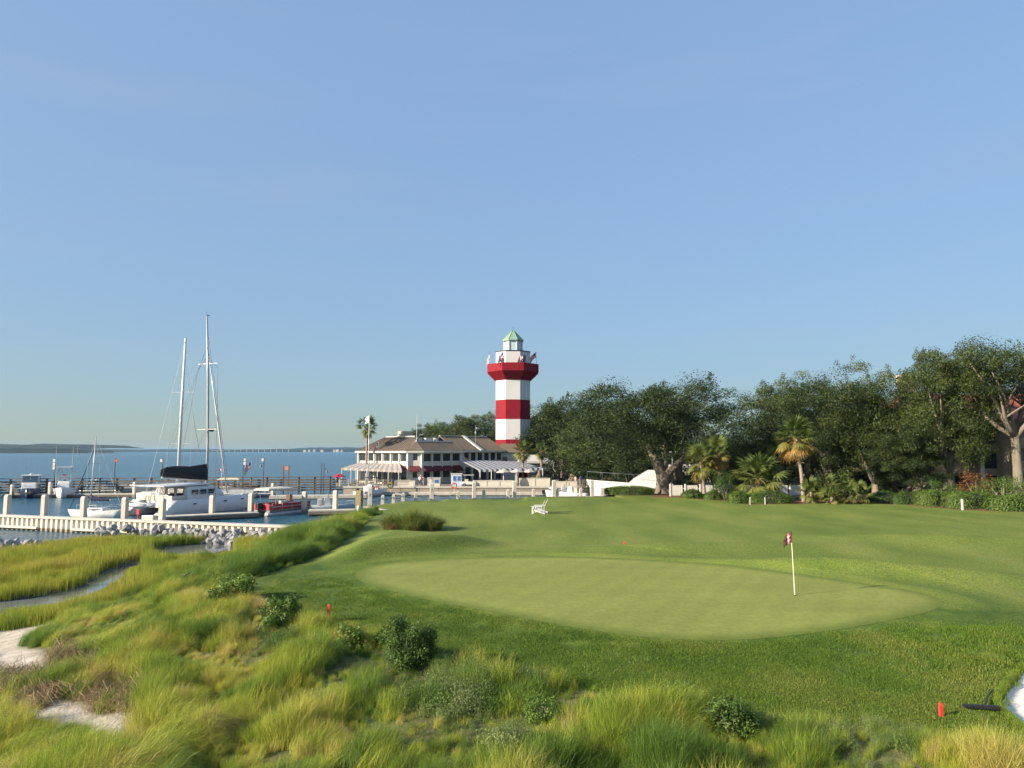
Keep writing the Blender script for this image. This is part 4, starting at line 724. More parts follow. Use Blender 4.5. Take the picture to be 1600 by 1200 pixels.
def sportfish(label, px, y, rz, L=8.5, B=3.0, H=1.35, d=None):
    t = boat('sportfishing_boat', label, 'motorboat', px, y, rz, d=d); hull(L, B, H, .92, .5, .35).build('hull', WHITE, t, True)
    c = MB(); c.loft([[(x0, -w, z), (x1, -w * .75, z), (x1, w * .75, z), (x0, w, z)] for x0, x1, w, z in ((L * .28, L * .8, B * .36, H), (L * .29, L * .7, B * .34, H + .9), (L * .3, L * .62, B * .3, H + 1.15))]); cb = c.build('cabin', WHITE, t, bevel=.05); MB().box((L * .68, 0, H + .62), (.08, B * .4, .35)).build('windscreen', GLASS, cb)
    b = MB()
    for s in (-1, 1):
        for xx in (.32, .58): b.bar((L * xx, s * B * .32, H + 1.0), (L * xx + .05, s * B * .28, H + 3.15), .08)
        b.bar((L * .58, s * .3, H + 1.1), (L * .58, s * .3, H + 3.1), .06)
    b.build('tower_post', WHITE, t); MB().box((L * .46, 0, H + 3.2), (L * .36, B * .68, .12)).build('tower_roof', WHITE, t, bevel=.04); MB().box((L * .5, 0, H + 1.7), (.6, .9, .6)).build('helm_station', WHITE, t); MB().box((L * .47, -.1, H + 2.05), (.3, .5, .25)).build('helm_seat', RED, t)
    o = MB()
    for s, h in ((-1, 6.4), (1, 6.6), (.6, 6.4)): o.tube([(L * .4, s * B * .4, H + .4), (L * .36, s * B * .48, H + h)], [.03, .012], 5)
    o.build('outrigger', WHITE, t); return t
sportfish('white sportfishing boat with open tower and tall outriggers, at the far dock', 103, 774, -62, 7.6, 2.9, 1.15)
def console(label, px, y, rz, L=6.5, B=2.3, H=.8, top=None, hm=None, d=None, name='center_console_boat', motors=1, arch=False, mcol=None):
    t = boat(name, label, 'motorboat', px, y, rz, d=d); hull(L, B, H, .9, .35, .4).build('hull', hm or WHITE, t, True); MB().bb(.25, L * .72, -B * .4, B * .4, H * .98, H * 1.03).build('deck', CREAM, t)
    MB().loft([[(L * .45 + a, -.45, z), (L * .45 + b, -.4, z), (L * .45 + b, .4, z), (L * .45 + a, .45, z)] for a, b, z in ((-.4, .45, H), (-.35, .3, H + .7), (-.3, 0, H + .95))]).build('console', WHITE, t, bevel=.04)
    MB().box((L * .3, 0, H + .4), (.5, 1.0, .7)).build('leaning_post', CREAM, t, bevel=.05); w = MB(); w.box((L * .45 + .1, 0, H + 1.15), (.05, .8, .45)); w.build('windscreen', CLEAR, t)
    if top:
        p = MB()
        for s in (-1, 1):
            for xx in (.32, .55): p.tube([(L * xx, s * .6, H), (L * xx - .05, s * .7, H + 1.95)], .03, 5)
        p.build('top_frame', STEEL, t); MB().loft([[(L * .25, -.95, z), (L * .62, -.9, z), (L * .62, .9, z), (L * .25, .95, z)] for z in (H + 1.95, H + 2.05)]).build('top', top, t, bevel=.03)
    if arch: MB().tube([(L * .1, -B * .42, H), (L * .22, -B * .42, H + 1.5), (L * .28, 0, H + 1.75), (L * .22, B * .42, H + 1.5), (L * .1, B * .42, H)], .09, 6).build('arch', WHITE, t, True)
    for i in range(motors): outboard(t, 0, (i - (motors - 1) / 2) * .55, H * .7, mcol)
    w = MB(); rail(w, [(L * (.5 + .12 * i), -B * .4 * (1 - (i / 4.3) ** 2.2), H * (1.1 + .08 * i)) for i in range(5)], .3); rail(w, [(L * (.5 + .12 * i), B * .4 * (1 - (i / 4.3) ** 2.2), H * (1.1 + .08 * i)) for i in range(5)], .3); w.build('bow_rail', STEEL, t); return t
console('white open boat with curved arch lying along the far dock behind the small sailboat mast', 128, 772, 12, 7.5, 2.4, .75, arch=True)
console('white boat end cut off beside the navy cruiser at the open end of the dock', -12, 775, -70, 7, 2.6, 1.3, top=WHITE)
console('white twin-bow skiff stern-on at the far dock next to the arch boat', 188, 772, 100, 5.5, 2.3, .7, motors=2)
console('small white boat with green canvas bimini beside the catamaran stern', 236, 779, 60, 6, 2.3, .75, top=GREENC)
console('white center console boat with black canopy moored off the restaurant terrace', 560, 777, 60, 6, 2.4, .8, top=BLACKC)
console('open grey flat skiff with white console tied behind the red pontoon boat', 476, 797, 14, 5.6, 1.9, .5, hm=GREYH, name='skiff')
# pontoon boats
def pontoon(label, px, y, rz, L, B, side, canopy, d=None, furn=True):
    t = boat('pontoon_boat', label, 'pontoon boat', px, y, rz, d=d)
    for s in (-1, 1): MB().tube([(-.1, s * B * .36, .12), (L * .85, s * B * .36, .12), (L * 1.0, s * B * .36, .3), (L * 1.03, s * B * .36, .42)], [.32, .32, .2, .05], 10).build('pontoon_tube', ALU, t, True)
    MB().bb(0, L, -B / 2, B / 2, .45, .58).build('deck', mat('pontoon_deck', (.25, .22, .2), .8), t)
    for s in (-1, 1):
        for i in range(4): p = MB().bb(L * (.06 + .23 * i), L * (.27 + .23 * i), s * B / 2 - .03, s * B / 2 + .03, .62, 1.22).build('fence_panel', side, t); MB().bb(L * (.06 + .23 * i), L * (.27 + .23 * i), s * B / 2 - .04, s * B / 2 + .04, .88, .93).build('trim_stripe', WHITE, p)
        w = MB(); rail(w, [(L * (.05 + .23 * i), s * B / 2, .58) for i in range(5)], .72, .025); w.build('rail', ALU, t)
    for y0 in (-.25, .25): MB().bb(-.02, .04, (y0 - .22) * B, (y0 + .22) * B, .62, 1.2).build('end_panel', side, t)
    if furn:
        for xx, ln in ((.14, .18), (.72, .3)):
            for s in (-1, 1): MB().box((L * xx + .3, s * B * .34, .85), (L * ln, .55, .5)).build('bench_seat', CREAM, t, bevel=.06)
        MB().box((L * .45, -B * .25, 1.0), (.5, .7, .85)).build('helm_console', GREYH, t, bevel=.04); MB().box((L * .36, -B * .25, 1.05), (.45, .45, .8)).build('captain_chair', CREAM, t, bevel=.06)
    p = MB()
    for s in (-1, 1):
        for xx in (.12, .52): MB().tube([(L * xx + .3, s * B * .46, .6), (L * xx, s * B * .45, 2.65)], .025, 5).build('canopy_post', ALU, t)
    MB().loft([[(L * -.03 + a, -B * .46 * k, z), (L * .58 - a, -B * .46 * k, z), (L * .58 - a, B * .46 * k, z), (L * -.03 + a, B * .46 * k, z)] for a, k, z in ((0, 1, 2.62), (.1, .95, 2.78), (.5, .6, 2.9))]).build('canopy', canopy, t, bevel=.04)
    if furn: outboard(t, -.05, 0, .5, DARK, 1.2)
    return t
pontoon('red pontoon boat with tan canopy and black outboard motor', 408, 806, 64, 6.3, 2.4, RED, TANC)
pontoon('pale canopied tour boat at the far dock behind the jet skis', 345, 0, 8, 5.2, 2.4, WHITE, TANC, d=103, furn=False)
def jetski(label, px, y, rz, mtl):
    t = boat('jet_ski', label, 'jet ski', px, y, rz, z=.45, group='jet skis on the floating dock'); h = hull(2.9, 1.1, .5, .85, .25, .5, 2.0, .05, n=10); h.build('hull', WHITE, t, True)
    MB().loft([[(x, -w_, .5), (x, -w_ * .7, .5 + h_), (x, w_ * .7, .5 + h_), (x, w_, .5)] for x, w_, h_ in ((.3, .25, .25), (1.2, .28, .4), (1.7, .35, .5), (2.5, .18, .25))]).build('body', mtl, t, True); MB().box((.9, 0, .95), (1.1, .34, .14)).build('seat', DARK, t, bevel=.05); MB().bar((1.65, -.38, 1.15), (1.65, .38, 1.15), .06).build('handlebar', DARK, t)
for px, y, c_, l in ((342, 769, LIME, 'white jet ski with lime green body on the floating dock'), (360, 770, RED, 'white and red jet ski between the lime and black ones on the dock'), (378, 770.5, WHITE, 'all-white jet ski on the floating dock beside the tour boat'), (392, 769.5, YELLOW, 'yellow jet ski next to the red and white sail on the dock'), (409, 771, RED, 'red jet ski at the end of the row nearest the grey curved pile')): jetski(l, px, y, 200 + px % 40, c_)
# yacht behind the broad oak
t = thing('motor_yacht', 'large white motor yacht with sloping bow behind the broad oak', 'yacht', (xat(1122, 97), 97, 0), R(180)); L = 16
hull(L, 4.8, 2.0, .95, .8, .45, 2.0, .13).build('hull', WHITE, t, True); c = MB(); c.loft([[(x0, -w_, z), (x1, -w_ * .6, z), (x1, w_ * .6, z), (x0, w_, z)] for x0, x1, w_, z in ((1.5, 12.5, 2.0, 2.1), (1.6, 11.4, 1.95, 3.1), (1.8, 9.5, 1.8, 4.2))]); cb = c.build('cabin', WHITE, t, bevel=.1)
for s in (-1, 1): MB().box((6.2, s * 1.93, 3.35), (5.5, .08, .55)).build('window', GLASS, cb)
c = MB(); c.loft([[(x0, -w_, z), (x1, -w_ * .7, z), (x1, w_ * .7, z), (x0, w_, z)] for x0, x1, w_, z in ((2.5, 7.8, 1.6, 4.2), (2.6, 7.0, 1.5, 5.0))]); c.build('flybridge', WHITE, t, bevel=.1); MB().bb(2.4, 6.4, -1.6, 1.6, 6.6, 6.72).build('hard_top', WHITE, t)
p = MB()
for s in (-1, 1):
    for xx in (2.7, 6.0): p.bar((xx, s * 1.4, 5.0), (xx, s * 1.4, 6.6), .08)
p.build('top_post', WHITE, t); w = MB(); rail(w, [(8 + i * 2.0, s * 2.2 * (1 - (i / 5.2) ** 2), 2.6 + i * .12) for s in (-1,) for i in range(6)], .8); rail(w, [(8 + i * 2.0, 2.2 * (1 - (i / 5.2) ** 2), 2.6 + i * .12) for i in range(6)], .8); w.build('bow_rail', STEEL, t); o = MB()
for s in (-1, 1): o.tube([(5, s * 1.7, 4), (2.5, s * 3.5, 12.5)], [.04, .015], 5)
o.build('outrigger', ALU, t)
# boats lying in the basin in front of the quay
console('low dark runabout with white gunwale under the quay wall near the umbrellas', 852, 0, 6, 6, 2.2, .6, d=104, hm=NAVY)
console('white runabout with raised bow moored near the white dock box', 918, 0, 170, 5.6, 2.2, .9, d=100)
# --- breakwater: corrugated sheet piles, cap, waler, walkway
A = Vector((-58, 67.0, 0)); B_ = Vector((-13.6, 52.75, 0)); U = (B_ - A).normalized(); NRM = Vector((-U.y, U.x, 0)); LB = (B_ - A).length; ang = math.atan2(U.y, U.x)
bw_ = thing('sheet_pile_breakwater', 'cream corrugated sheet-pile breakwater wall with flat cap', 'breakwater', A, ang); SHEET = mat('cream_sheet_pile', (.60, .55, .46), .7, .14, 1.2, bump=.1, rand=.05, streak=(1, 1, .3))
tidemark(SHEET, -.05, .12, (.20, .15, .08)); sp = MB(); sp.loft([[(0, 0, z), (.12, -.02, z), (.2, -.3, z), (.44, -.3, z), (.52, -.02, z), (.56, 0, z), (.56, .06, z), (0, .06, z)] for z in (-1.5, 1.04)]); spm = sp.mesh('sheet_pile', SHEET)
for i in range(int(LB / .56)): link('sheet_pile', spm, bw_, (i * .56, 0, 0))
MB().bb(0, LB, -.38, .45, 1.042, 1.2).build('cap', CONCW, bw_, bevel=.02)
for x0, x1 in ((8, 18.5), (22.5, 29.5)): MB().bb(x0, x1, -.52, -.302, .18, .36).build('waler', CONCW, bw_)
wk = MB().bb(0, LB - 2, .5, 3.3, .55, .75).build('breakwater_walkway', CONC); wk.location = A; wk.rotation_euler = (0, 0, ang); tag(wk, 'concrete walkway running behind the corrugated breakwater wall', 'walkway')
def dock(label, a, b, w_, z, fascia=WOOD, deckm=CONC, name='floating_dock'):
    a = Vector((*a, 0)); b = Vector((*b, 0)); L = (b - a).length; t = thing(name, label, 'dock', a, math.atan2(b.y - a.y, b.x - a.x)); n = max(2, round(L / 2.4)); g = L / n
    for i in range(n): MB().bb(i * g + .012, (i + 1) * g - .012, -w_ / 2, w_ / 2, z - .12, z).build('deck_panel', deckm, t)
    for s in (-1, 1): MB().bb(0, L, s * w_ / 2 - .06, s * w_ / 2 + .06, z - .42, z - .125).build('fender_board', fascia, t)
    MB().bb(.1, L - .1, -w_ / 2 + .08, w_ / 2 - .08, -.5, z - .14).build('float', DARK, t)
dock('dark-sided floating dock alongside the catamaran', (-33.8, 68.6), (-26.2, 73.4), 1.6, .55)
dock('dark floating dock from the grey skiff to the lawn corner pile', (-21.5, 75.4), (-11.5, 77.5), 1.8, .6)
dock('long pale floating dock between the catamaran and restaurant terrace', (xat(425, 101), 101), (xat(575, 103), 103), 2.2, .5, CONC)
dock('pale floating dock along the foot of the restaurant quay wall', (-24, 109.3), (20, 109.3), 2.0, .5, CONC)
dock('floating dock below the wave fence on the open-water side', (-74, 104.2), (-46, 106.5), 2.2, .5, WOOD)
dock('floating dock carrying the row of jet skis', (-46.5, 106), (-36, 106.8), 3.5, .42, WOOD)
# --- wave fence
FA = Vector((-80, 105.5, 0)); FB = Vector((-27, 115.5, 0)); L = (FB - FA).length; fn = thing('wave_fence', 'long weathered timber wave fence with horizontal boards at the far dock', 'fence', FA, math.atan2(10, 53)); nb = 22; g = L / nb
bd = MB().box((g / 2, 0, 0), (g - .04, .07, .25)).mesh('board', WOOD); ps = MB().box((0, .16, .6), (.24, .24, 4.0)).mesh('post', BROWN); cp = MB().box((g / 2, .05, 0), (g - .02, .42, .1)).mesh('cap_board', BROWN)
for i in range(nb):
    for k in range(5): link('board', bd, fn, (i * g, 0, .55 + k * .40))
    link('post', ps, fn, (i * g, 0, 0)); link('cap_board', cp, fn, (i * g, 0, 2.62))
# --- piles
PG = 'concrete piles along the breakwater walkway'
def pile(px, topy, d, w_, label, group=None, mtl=None, name='mooring_pile', zb=-1.5):
    x = xat(px, d); zt = zat(topy, d); t = thing(name, label, 'pile', (x, d, 0), R(-12), group); h = zt - zb; MB().bb(-w_ / 2, w_ / 2, -w_ / 2, w_ / 2, zb, zt - .18).build('shaft', mtl or CONCP, t, bevel=.03); MB().box((0, 0, zt - .088), (w_ * 1.0, w_ * 1.0, .175), top=.7).build('pointed_cap', CONCW if mtl is None else mtl, t); return t
ORD = ('first', 'second', 'third', 'fourth', 'fifth', 'sixth', 'seventh', 'eighth', 'ninth', 'tenth', 'eleventh')
for k_, (px, ty, d) in enumerate(((258, 779, 58.6), (200, 777, 60.0), (136, 775.5, 61.2), (75, 773, 62.4), (17, 773, 63.5))): pile(px, ty, d, .42, ORD[k_] + ' square concrete pile along the breakwater walkway, counting from the catamaran', PG)
pile(335, 774, 72.2, .46, 'square concrete pile standing in front of the catamaran bow hull'); pile(395, 771, 74.5, .46, 'square concrete pile between the catamaran bow and the red pontoon boat'); pile(478, 768, 77.5, .46, 'square concrete pile at the bow of the grey skiff behind the red pontoon boat'); pile(526, 766, 76.5, .46, 'square concrete pile at the motor end of the grey skiff')
pile(454, 772, 84, .5, 'greenish brown timber pile between the pontoon boat and the long pale dock', mtl=BROWN); pile(563, 766, 76, .62, 'broad tan timber pile next to the lawn corner', mtl=mat('tan_timber', (.24, .19, .10), .85, .2)); 
for px, ty, d, l in ((23, 757, 103, 'thin grey pile at the far dock beside the navy cruiser'), (82, 753, 103.5, 'thin grey pile between the navy cruiser and sportfishing boat'), (213, 753, 104, 'thin grey pile beside the green-canopied boat'), (428, 755, 102, 'grey curved-top pile beside the row of jet skis')): pile(px, ty, d, .4, l)
t = thing('channel_marker', 'red and white banded marker pipe at the foot of the lawn bank', 'marker', (xat(562, 59), 59, 0)); 
for i in range(4): MB().cyl((0, 0, -.6 + i * .72), .14, .716, 10).build('band', RED if i % 2 == 0 else WHITE, t, True)
# --- riprap rocks
ROCKM = mat('grey_riprap', (.27, .26, .255), .9, .28, 1.6, bump=.5, bscale=6, rand=.25)
def rockmesh(seed):
    g = np.random.default_rng(seed); bm = bmesh.new(); bmesh.ops.create_icosphere(bm, subdivisions=1, radius=1)
    pl = [Vector(v).normalized() for v in g.normal(size=(7, 3))]; ds = g.uniform(.5, .85, 7)
    for v in bm.verts:
        for n_, d_ in zip(pl, ds):
            k = v.co.dot(n_) - d_
            if k > 0: v.co -= n_ * k
    me = bpy.data.meshes.new('rock'); bm.to_mesh(me); bm.free(); me.materials.append(ROCKM); return me
RM = [rockmesh(k) for k in range(10)]
def rocks(label, pts, n, seed, zmax, w_):
    g = random.Random(seed); t = thing('rock_revetment', label, 'rocks', (*pts[0], 0))
    seg = [(Vector(a), Vector(b)) for a, b in zip(pts, pts[1:])]; tot = sum((b - a).length for a, b in seg)
    for i in range(n):
        u = (i + g.random()) / n * tot
        for a, b in seg:
            if u <= (b - a).length: break
            u -= (b - a).length
        p = a.lerp(b, min(1, u / (b - a).length)); dv = (b - a).normalized(); q = g.uniform(-1, 1); off = Vector((dv.y, -dv.x)) * q * w_; s = g.uniform(.2, .44); z = zmax * (1 - abs(q)) * g.uniform(.6, 1) + .05
        link('rock', RM[g.randrange(10)], t, (p.x + off.x - pts[0][0], p.y + off.y - pts[0][1], z), (g.uniform(0, 6), g.uniform(0, 6), g.uniform(0, 6)), (s * g.uniform(.8, 1.5), s, s * g.uniform(.6, .95)))
rocks('bank of grey broken riprap rocks along the foot of the breakwater wall', [(-32.0, 55.2), (-24, 54.3), (-18, 52.4), (-13.6, 50.6)], 298, 3, .95, 1.4)
rocks('separate low heap of grey rocks in the water beyond the marsh grass', [(-40, 47.4), (-36, 47.2), (-31.2, 48.2)], 130, 4, .8, 1.0)
# --- lawn-edge posts, chains, corner wall
for i, (px, by, tall) in enumerate(POSTS):
    p = gp(px, by, LZ); p.z = gz(p.x, p.y - .4); h = (1.75 if tall else .82); w_ = .42 if tall else .34
    t = thing('mooring_post' if tall else 'bollard', (ORD[sum(q[2] for q in POSTS[:i])] + ' tall white concrete post on the lawn edge, counting from the retaining wall') if tall else (ORD[sum(1 - q[2] for q in POSTS[:i])] + ' short white bollard on the lawn edge, counting from the retaining wall'), 'post' if tall else 'bollard', (p.x, p.y, p.z - .1), R(8), 'tall posts along the lawn edge' if tall else 'short bollards along the lawn edge')
    MB().box((0, 0, h / 2), (w_, w_, h), top=.92).build('shaft', CONCW, t, bevel=.03); MB().box((0, 0, h + .06), (w_ * .92, w_ * .92, .12), top=.6).build('cap', CONCW, t)
    if i < 6: m = MB(); m.add([(-.05, -w_ / 2 - .006, h * .55), (.07, -w_ / 2 - .006, h * .66), (-.05, -w_ / 2 - .006, h * .77), (.0, -w_ / 2 - .006, h * .66)], [(0, 1, 2, 3)]); m.build('black_mark', DARK, t)
for i in range(6):
    a = gp(*POSTS[i][:2], LZ); b = gp(*POSTS[i + 1][:2], LZ); a.z = b.z = LZ + .62; m = MB(); m.tube([a.lerp(b, k / 8) - Vector((0, 0, .32 * (1 - (k / 4 - 1) ** 2))) for k in range(9)], .028, 5); tag(m.build('chain', DARK), ORD[i] + ' dark chain sagging between lawn-edge bollards, counting from the retaining wall', 'chain', 'chains between the lawn-edge bollards')
m = MB(); E2 = EDGE + [(12.4, 86), (20, 91), (27, 93)]; m2 = []
m.loft([[(x, y + .12, -2), (x, y - .3, -2), (x, y - .3, LZ - .06), (x, y + .12, LZ - .06)] for x, y in E2]); tag(m.build('lawn_seawall', CONC), 'concrete seawall holding the lawn edge of the basin', 'seawall')
a = gp(572, 791, LZ); b = gp(606, 797, LZ); m = MB(); m.bar((a.x, a.y - .5, .7), (b.x, b.y - .6, .7), .35, 2.1); tag(m.build('corner_retaining_wall', CONCW), 'short pale retaining wall below the lawn corner post', 'wall')
# --- lamp posts and banners on the fence
def lamp(label, px, topy, d, banner=None, arm=True, side=-1):
    x = xat(px, d); zt = zat(topy, d); t = thing('lamp_post', label, 'lamp post', (x, d, 0)); MB().cyl((0, 0, -.5), .07, zt + .5, 8, .05).build('pole', DARK, t)
    if arm: MB().tube([(0, 0, zt - 1.1), (side * .25, 0, zt - .85), (side * .45, 0, zt - 1.0)], .03, 5).build('arm', DARK, t); MB().cyl((side * .45, 0, zt - 1.45), .2, .42, 8, .05).build('lamp_head', DARK, t)
    if banner:
        for k, bm_ in enumerate(banner): MB().box((-side * .02 + side * .22, -.05, zt - .35 - k * .55), (.34, .03, .45)).build('pennant', bm_, t)
lamp('dark lamp post with white pennants between the navy cruiser and sportfishing boat', 88, 716, 107, [WHITE, WHITE, WHITE], False)
lamp('dark lamp post with orange disc behind the small sailboat', 181, 716, 110, [ORANGE], False, 1); lamp('dark lamp post with single white pennant beside the catamaran boom end', 255, 716, 111, [WHITE], False)
lamp('dark lamp post with stacked pale pennants beside the hanging striped flag', 381, 715, 112, [TANC, WHITE], True, 1); lamp('dark lamp post with lantern arm and white banner above the red jet ski', 413, 715, 112.5, [WHITE], True)
lamp('dark lantern post with curved arm near the restaurant terrace', 507, 724, 114, None, True, 1); lamp('plain dark pole beside the curved-arm lantern post', 503, 724, 114.3, None, False)
t = thing('notice_board', 'red and cream notice board on two brown posts at the wave fence', 'sign', (xat(448, 112), 112, 0)); zt = zat(727, 112)
for s in (-1, 1): MB().bb(s * .42 - .07, s * .42 + .07, -.07, .07, 0, zt).build('post', BROWN, t)
MB().bb(-.34, .34, -.03, .03, zt - .75, zt - .2).build('panel', mat('faded_red_panel', (.55, .2, .16), .7, .3, 6), t)
# --- flags
def flag_mat(kind):
    m = bpy.data.materials.new('flag_' + kind); m.use_nodes = True; N = m.node_tree.nodes; L_ = m.node_tree.links; b = N['Principled BSDF']; b.inputs['Roughness'].default_value = .8
    uv = N.new('ShaderNodeUVMap'); sx = N.new('ShaderNodeSeparateXYZ'); L_.new(uv.outputs[0], sx.inputs[0])
    def mth(op, a, v=0., c=None):
        k = N.new('ShaderNodeMath'); k.operation = op
        for i, q in enumerate((a, v, c)):
            if q is None: continue
            if isinstance(q, (int, float)): k.inputs[i].default_value = q
            else: L_.new(q, k.inputs[i])
        return k.outputs[0]
    def mx(f, a, c):
        k = N.new('ShaderNodeMix'); k.data_type = 'RGBA'; L_.new(f, k.inputs[0])
        for i, q in ((6, a), (7, c)):
            if isinstance(q, tuple): k.inputs[i].default_value = (*q, 1)
            else: L_.new(q, k.inputs[i])
        return k.outputs[2]
    if kind == 'stripes':
        s = mth('GREATER_THAN', mth('FRACT', mth('MULTIPLY', sx.outputs[1], 6.5)), .5); c = mx(s, (.62, .03, .05), (.75, .74, .72))
        c = mx(mth('MULTIPLY', mth('LESS_THAN', sx.outputs[0], .42), mth('GREATER_THAN', sx.outputs[1], .46)), c, (.02, .03, .12))
        v = N.new('ShaderNodeTexVoronoi'); v.inputs['Scale'].default_value = 14; L_.new(uv.outputs[0], v.inputs[0])
    elif kind == 'plaid':
        a = mth('GREATER_THAN', mth('FRACT', mth('MULTIPLY', sx.outputs[0], 2.5)), .55); d = mth('GREATER_THAN', mth('FRACT', mth('MULTIPLY', sx.outputs[1], 2.5)), .55); c = mx(mth('MULTIPLY', a, d), mx(mth('MAXIMUM', a, d), (.33, .02, .03), (.55, .22, .22)), (.75, .73, .7))
    else:
        r = mth('ADD', mth('POWER', mth('SUBTRACT', sx.outputs[0], .45), 2.), mth('POWER', mth('SUBTRACT', sx.outputs[1], .5), 2.)); c = mx(mth('LESS_THAN', r, .025), (.78, .78, .78), (.16, .13, .32))
    L_.new(c, b.inputs['Base Color']); return m
FM = {k: flag_mat(k) for k in ('stripes', 'plaid', 'crest')}
def flag_cloth(par, base, W_, H_, kind, droop=.3, az=0., tri=0., name='flag_cloth'):
    nx, ny = 10, 7; V, F, UV = [], [], []; ca, sa = math.cos(az), math.sin(az)
    for j in range(ny + 1):
        for i in range(nx + 1):
            u, v = i / nx, j / ny; x = W_ * u * (1 - droop * .5); y = .13 * W_ * math.sin(u * 7 + v * 1.5) * u; hh = H_ * (1 - tri * u * .55); z = (v - .5) * hh - droop * W_ * u * (.5 + .7 * u) ; V.append((base[0] + x * ca - y * sa, base[1] + x * sa + y * ca, base[2] + z)); UV.append((u, v))
    for j in range(ny):
        for i in range(nx): a = j * (nx + 1) + i; F.append((a, a + 1, a + nx + 2, a + nx + 1))
    me = bpy.data.meshes.new(name); me.from_pydata(V, [], F); uv = me.uv_layers.new(name='UVMap'); me.polygons.foreach_set('use_smooth', [True] * len(F))
    for l in me.loops: uv.data[l.index].uv = UV[l.vertex_index]
    me.materials.append(FM[kind]); return link(name, me, par)
def flagpole(label, px, topy, d, zb, W_, H_, kind, droop, az, tri=0., pm=None, r=.035, gap=.1):
    t = thing('flagpole', label, 'flag', (xat(px, d), d, 0)); zt = zat(topy, d); MB().tube([(0, 0, zb), (0, 0, zt)], [r, r * .7], 8).build('pole', pm or WHITE, t, True); flag_cloth(t, (0, 0, zt - gap - H_ / 2), W_, H_, kind, droop, az, tri); return t
flagpole('striped flag hanging limp on a white pole beside the pale pennant lamp post', 393, 720, 111, 1, 1.5, 1.0, 'stripes', .75, R(200))
flagpole('small striped flag on a short pole at the stern of the tour boat', 348, 728, 104.5, .6, .8, .5, 'stripes', .7, R(180))
flagpole('very tall white flagpole with white crest pennant at the restaurant terrace', 576, 648, 108.5, .5, 1.6, 1.15, 'crest', .45, R(180), .9, r=.07)
flagpole('tilted striped flag in front of the restaurant upper windows', 591, 690, 109.5, 4.0, 1.15, .8, 'stripes', .85, R(200))
# ================================================================== LIGHTHOUSE, RESTAURANT, CONDOMINIUMS, QUAY
WPAINT = mat('white_tower_paint', (.55, .545, .53), .6, .05, .6, bump=.05, streak=(1, 1, .2)); REDP = mat('tower_red_paint', (.21, .006, .014), .65, .08, .8, spec=.2); COPPER = mat('verdigris_copper', (.20, .31, .23), .6, .15, 1.5, streak=(1, 1, .2))
WALLC = mat('cream_wall', (.56, .52, .44), .75, .06, .7, bump=.08); TRIM = mat('white_trim', (.60, .57, .51), .6, .04); ROOFT = mat('tan_metal_roof', (.135, .102, .07), .7, .1, .8, streak=(1, 1, .3)); WGLASS = glassmat('restaurant_glass', (.03, .035, .04)); BURG = mat('burgundy_canvas', (.11, .01, .016), .8, .12)
AWNW = mat('awning_white', (.40, .385, .36), .8, .06); AWNB = mat('awning_blue', (.05, .07, .13), .8, .08); AWNT = mat('awning_tan', (.30, .24, .21), .8, .08); PAVE = mat('quay_paving', (.30, .26, .21), .85, .14, .8, bump=.2, bscale=6)
m = MB(); m.prism([(-26.4, 112.02), (26.8, 112.02), (26.8, 150), (-26.8, 150)], QZ - .3, QZ + .02); tag(m.build('quay_pavement', PAVE), kind='structure')
# --- lighthouse
LD = 142.0; LX = xat(801.5, LD); K = LD / FPX; lh = thing('lighthouse', 'tall octagonal lighthouse with red and white bands and green cupola', 'lighthouse', (LX, LD, QZ))
def octo(r, z, n=8): a = math.pi / n; R_ = r / math.cos(a); return [(R_ * math.cos(a + 2 * a * k), R_ * math.sin(a + 2 * a * k), z) for k in range(n)]
def zl(py): return zat(py, LD) - QZ
def band(name, y0, y1, r0, r1, mt, par=None, **k): return MB().loft([octo(r0 * K, zl(y0)), octo(r1 * K, zl(y1))]).build(name, mt, par or lh, **k)
rs = 26.6
for y0, y1, mt, nm in ((760, 687, REDP, 'red_band'), (686.98, 656, WPAINT, 'white_band'), (655.98, 626, REDP, 'red_band'), (625.98, 596, WPAINT, 'white_band')): band(nm, y0, y1, rs, rs, mt)
g_ = band('gallery', 595.98, 583, rs, 39.8, REDP); band('gallery_parapet', 582.98, 571, 39.8, 39.8, REDP, g_)
band('upper_drum', 570.98, 552, rs, rs, WPAINT); band('drum_coping', 551.98, 550.6, rs + .6, rs + .6, DARK)
ln = band('lantern_base', 550.5, 549, 15, 15, WPAINT)
for k in range(8):
    a = math.pi / 8 + k * math.pi / 4; r_ = 14.4 * K / math.cos(math.pi / 8); p = (r_ * math.cos(a), r_ * math.sin(a)); MB().tube([(*p, zl(549)), (*p, zl(533.5))], .11, 6).build('lantern_post', WPAINT, ln)
MB().loft([octo(13.9 * K, zl(549)), octo(13.9 * K, zl(534))], cap=False).build('lantern_glass', mat('lantern_panes', (.45, .55, .6), .1, .05), ln); m = MB(); m.cyl((0, 0, zl(548)), .5, 1.4, 10); m.build('lamp', DARK, ln)
cu = MB().loft([octo(16.4 * K, zl(534)), octo(16.4 * K, zl(532)), octo(.4 * K, zl(515.5))]).build('cupola_roof', COPPER, lh); MB().tube([(0, 0, zl(516)), (0, 0, zl(511))], .05, 5).build('finial', DARK, cu)
m = MB()
for k in range(8):
    a = math.pi / 8 + k * math.pi / 4; m.tube([(16.5 * K / math.cos(math.pi / 8) * math.cos(a), 16.5 * K / math.cos(math.pi / 8) * math.sin(a), zl(532)), (0, 0, zl(515))], .07, 5)
m.build('roof_hip', COPPER, cu)
for x, w_ in ((-3.35, .9), (2.9, 1.2), (3.1, .5)): MB().box((x * .72, -rs * K * (.86 if x < 0 else .9) , zl(563)), (w_, .1, 1.3), rz=(-.785 if x < 0 else .785)).build('gallery_window', WGLASS, lh)
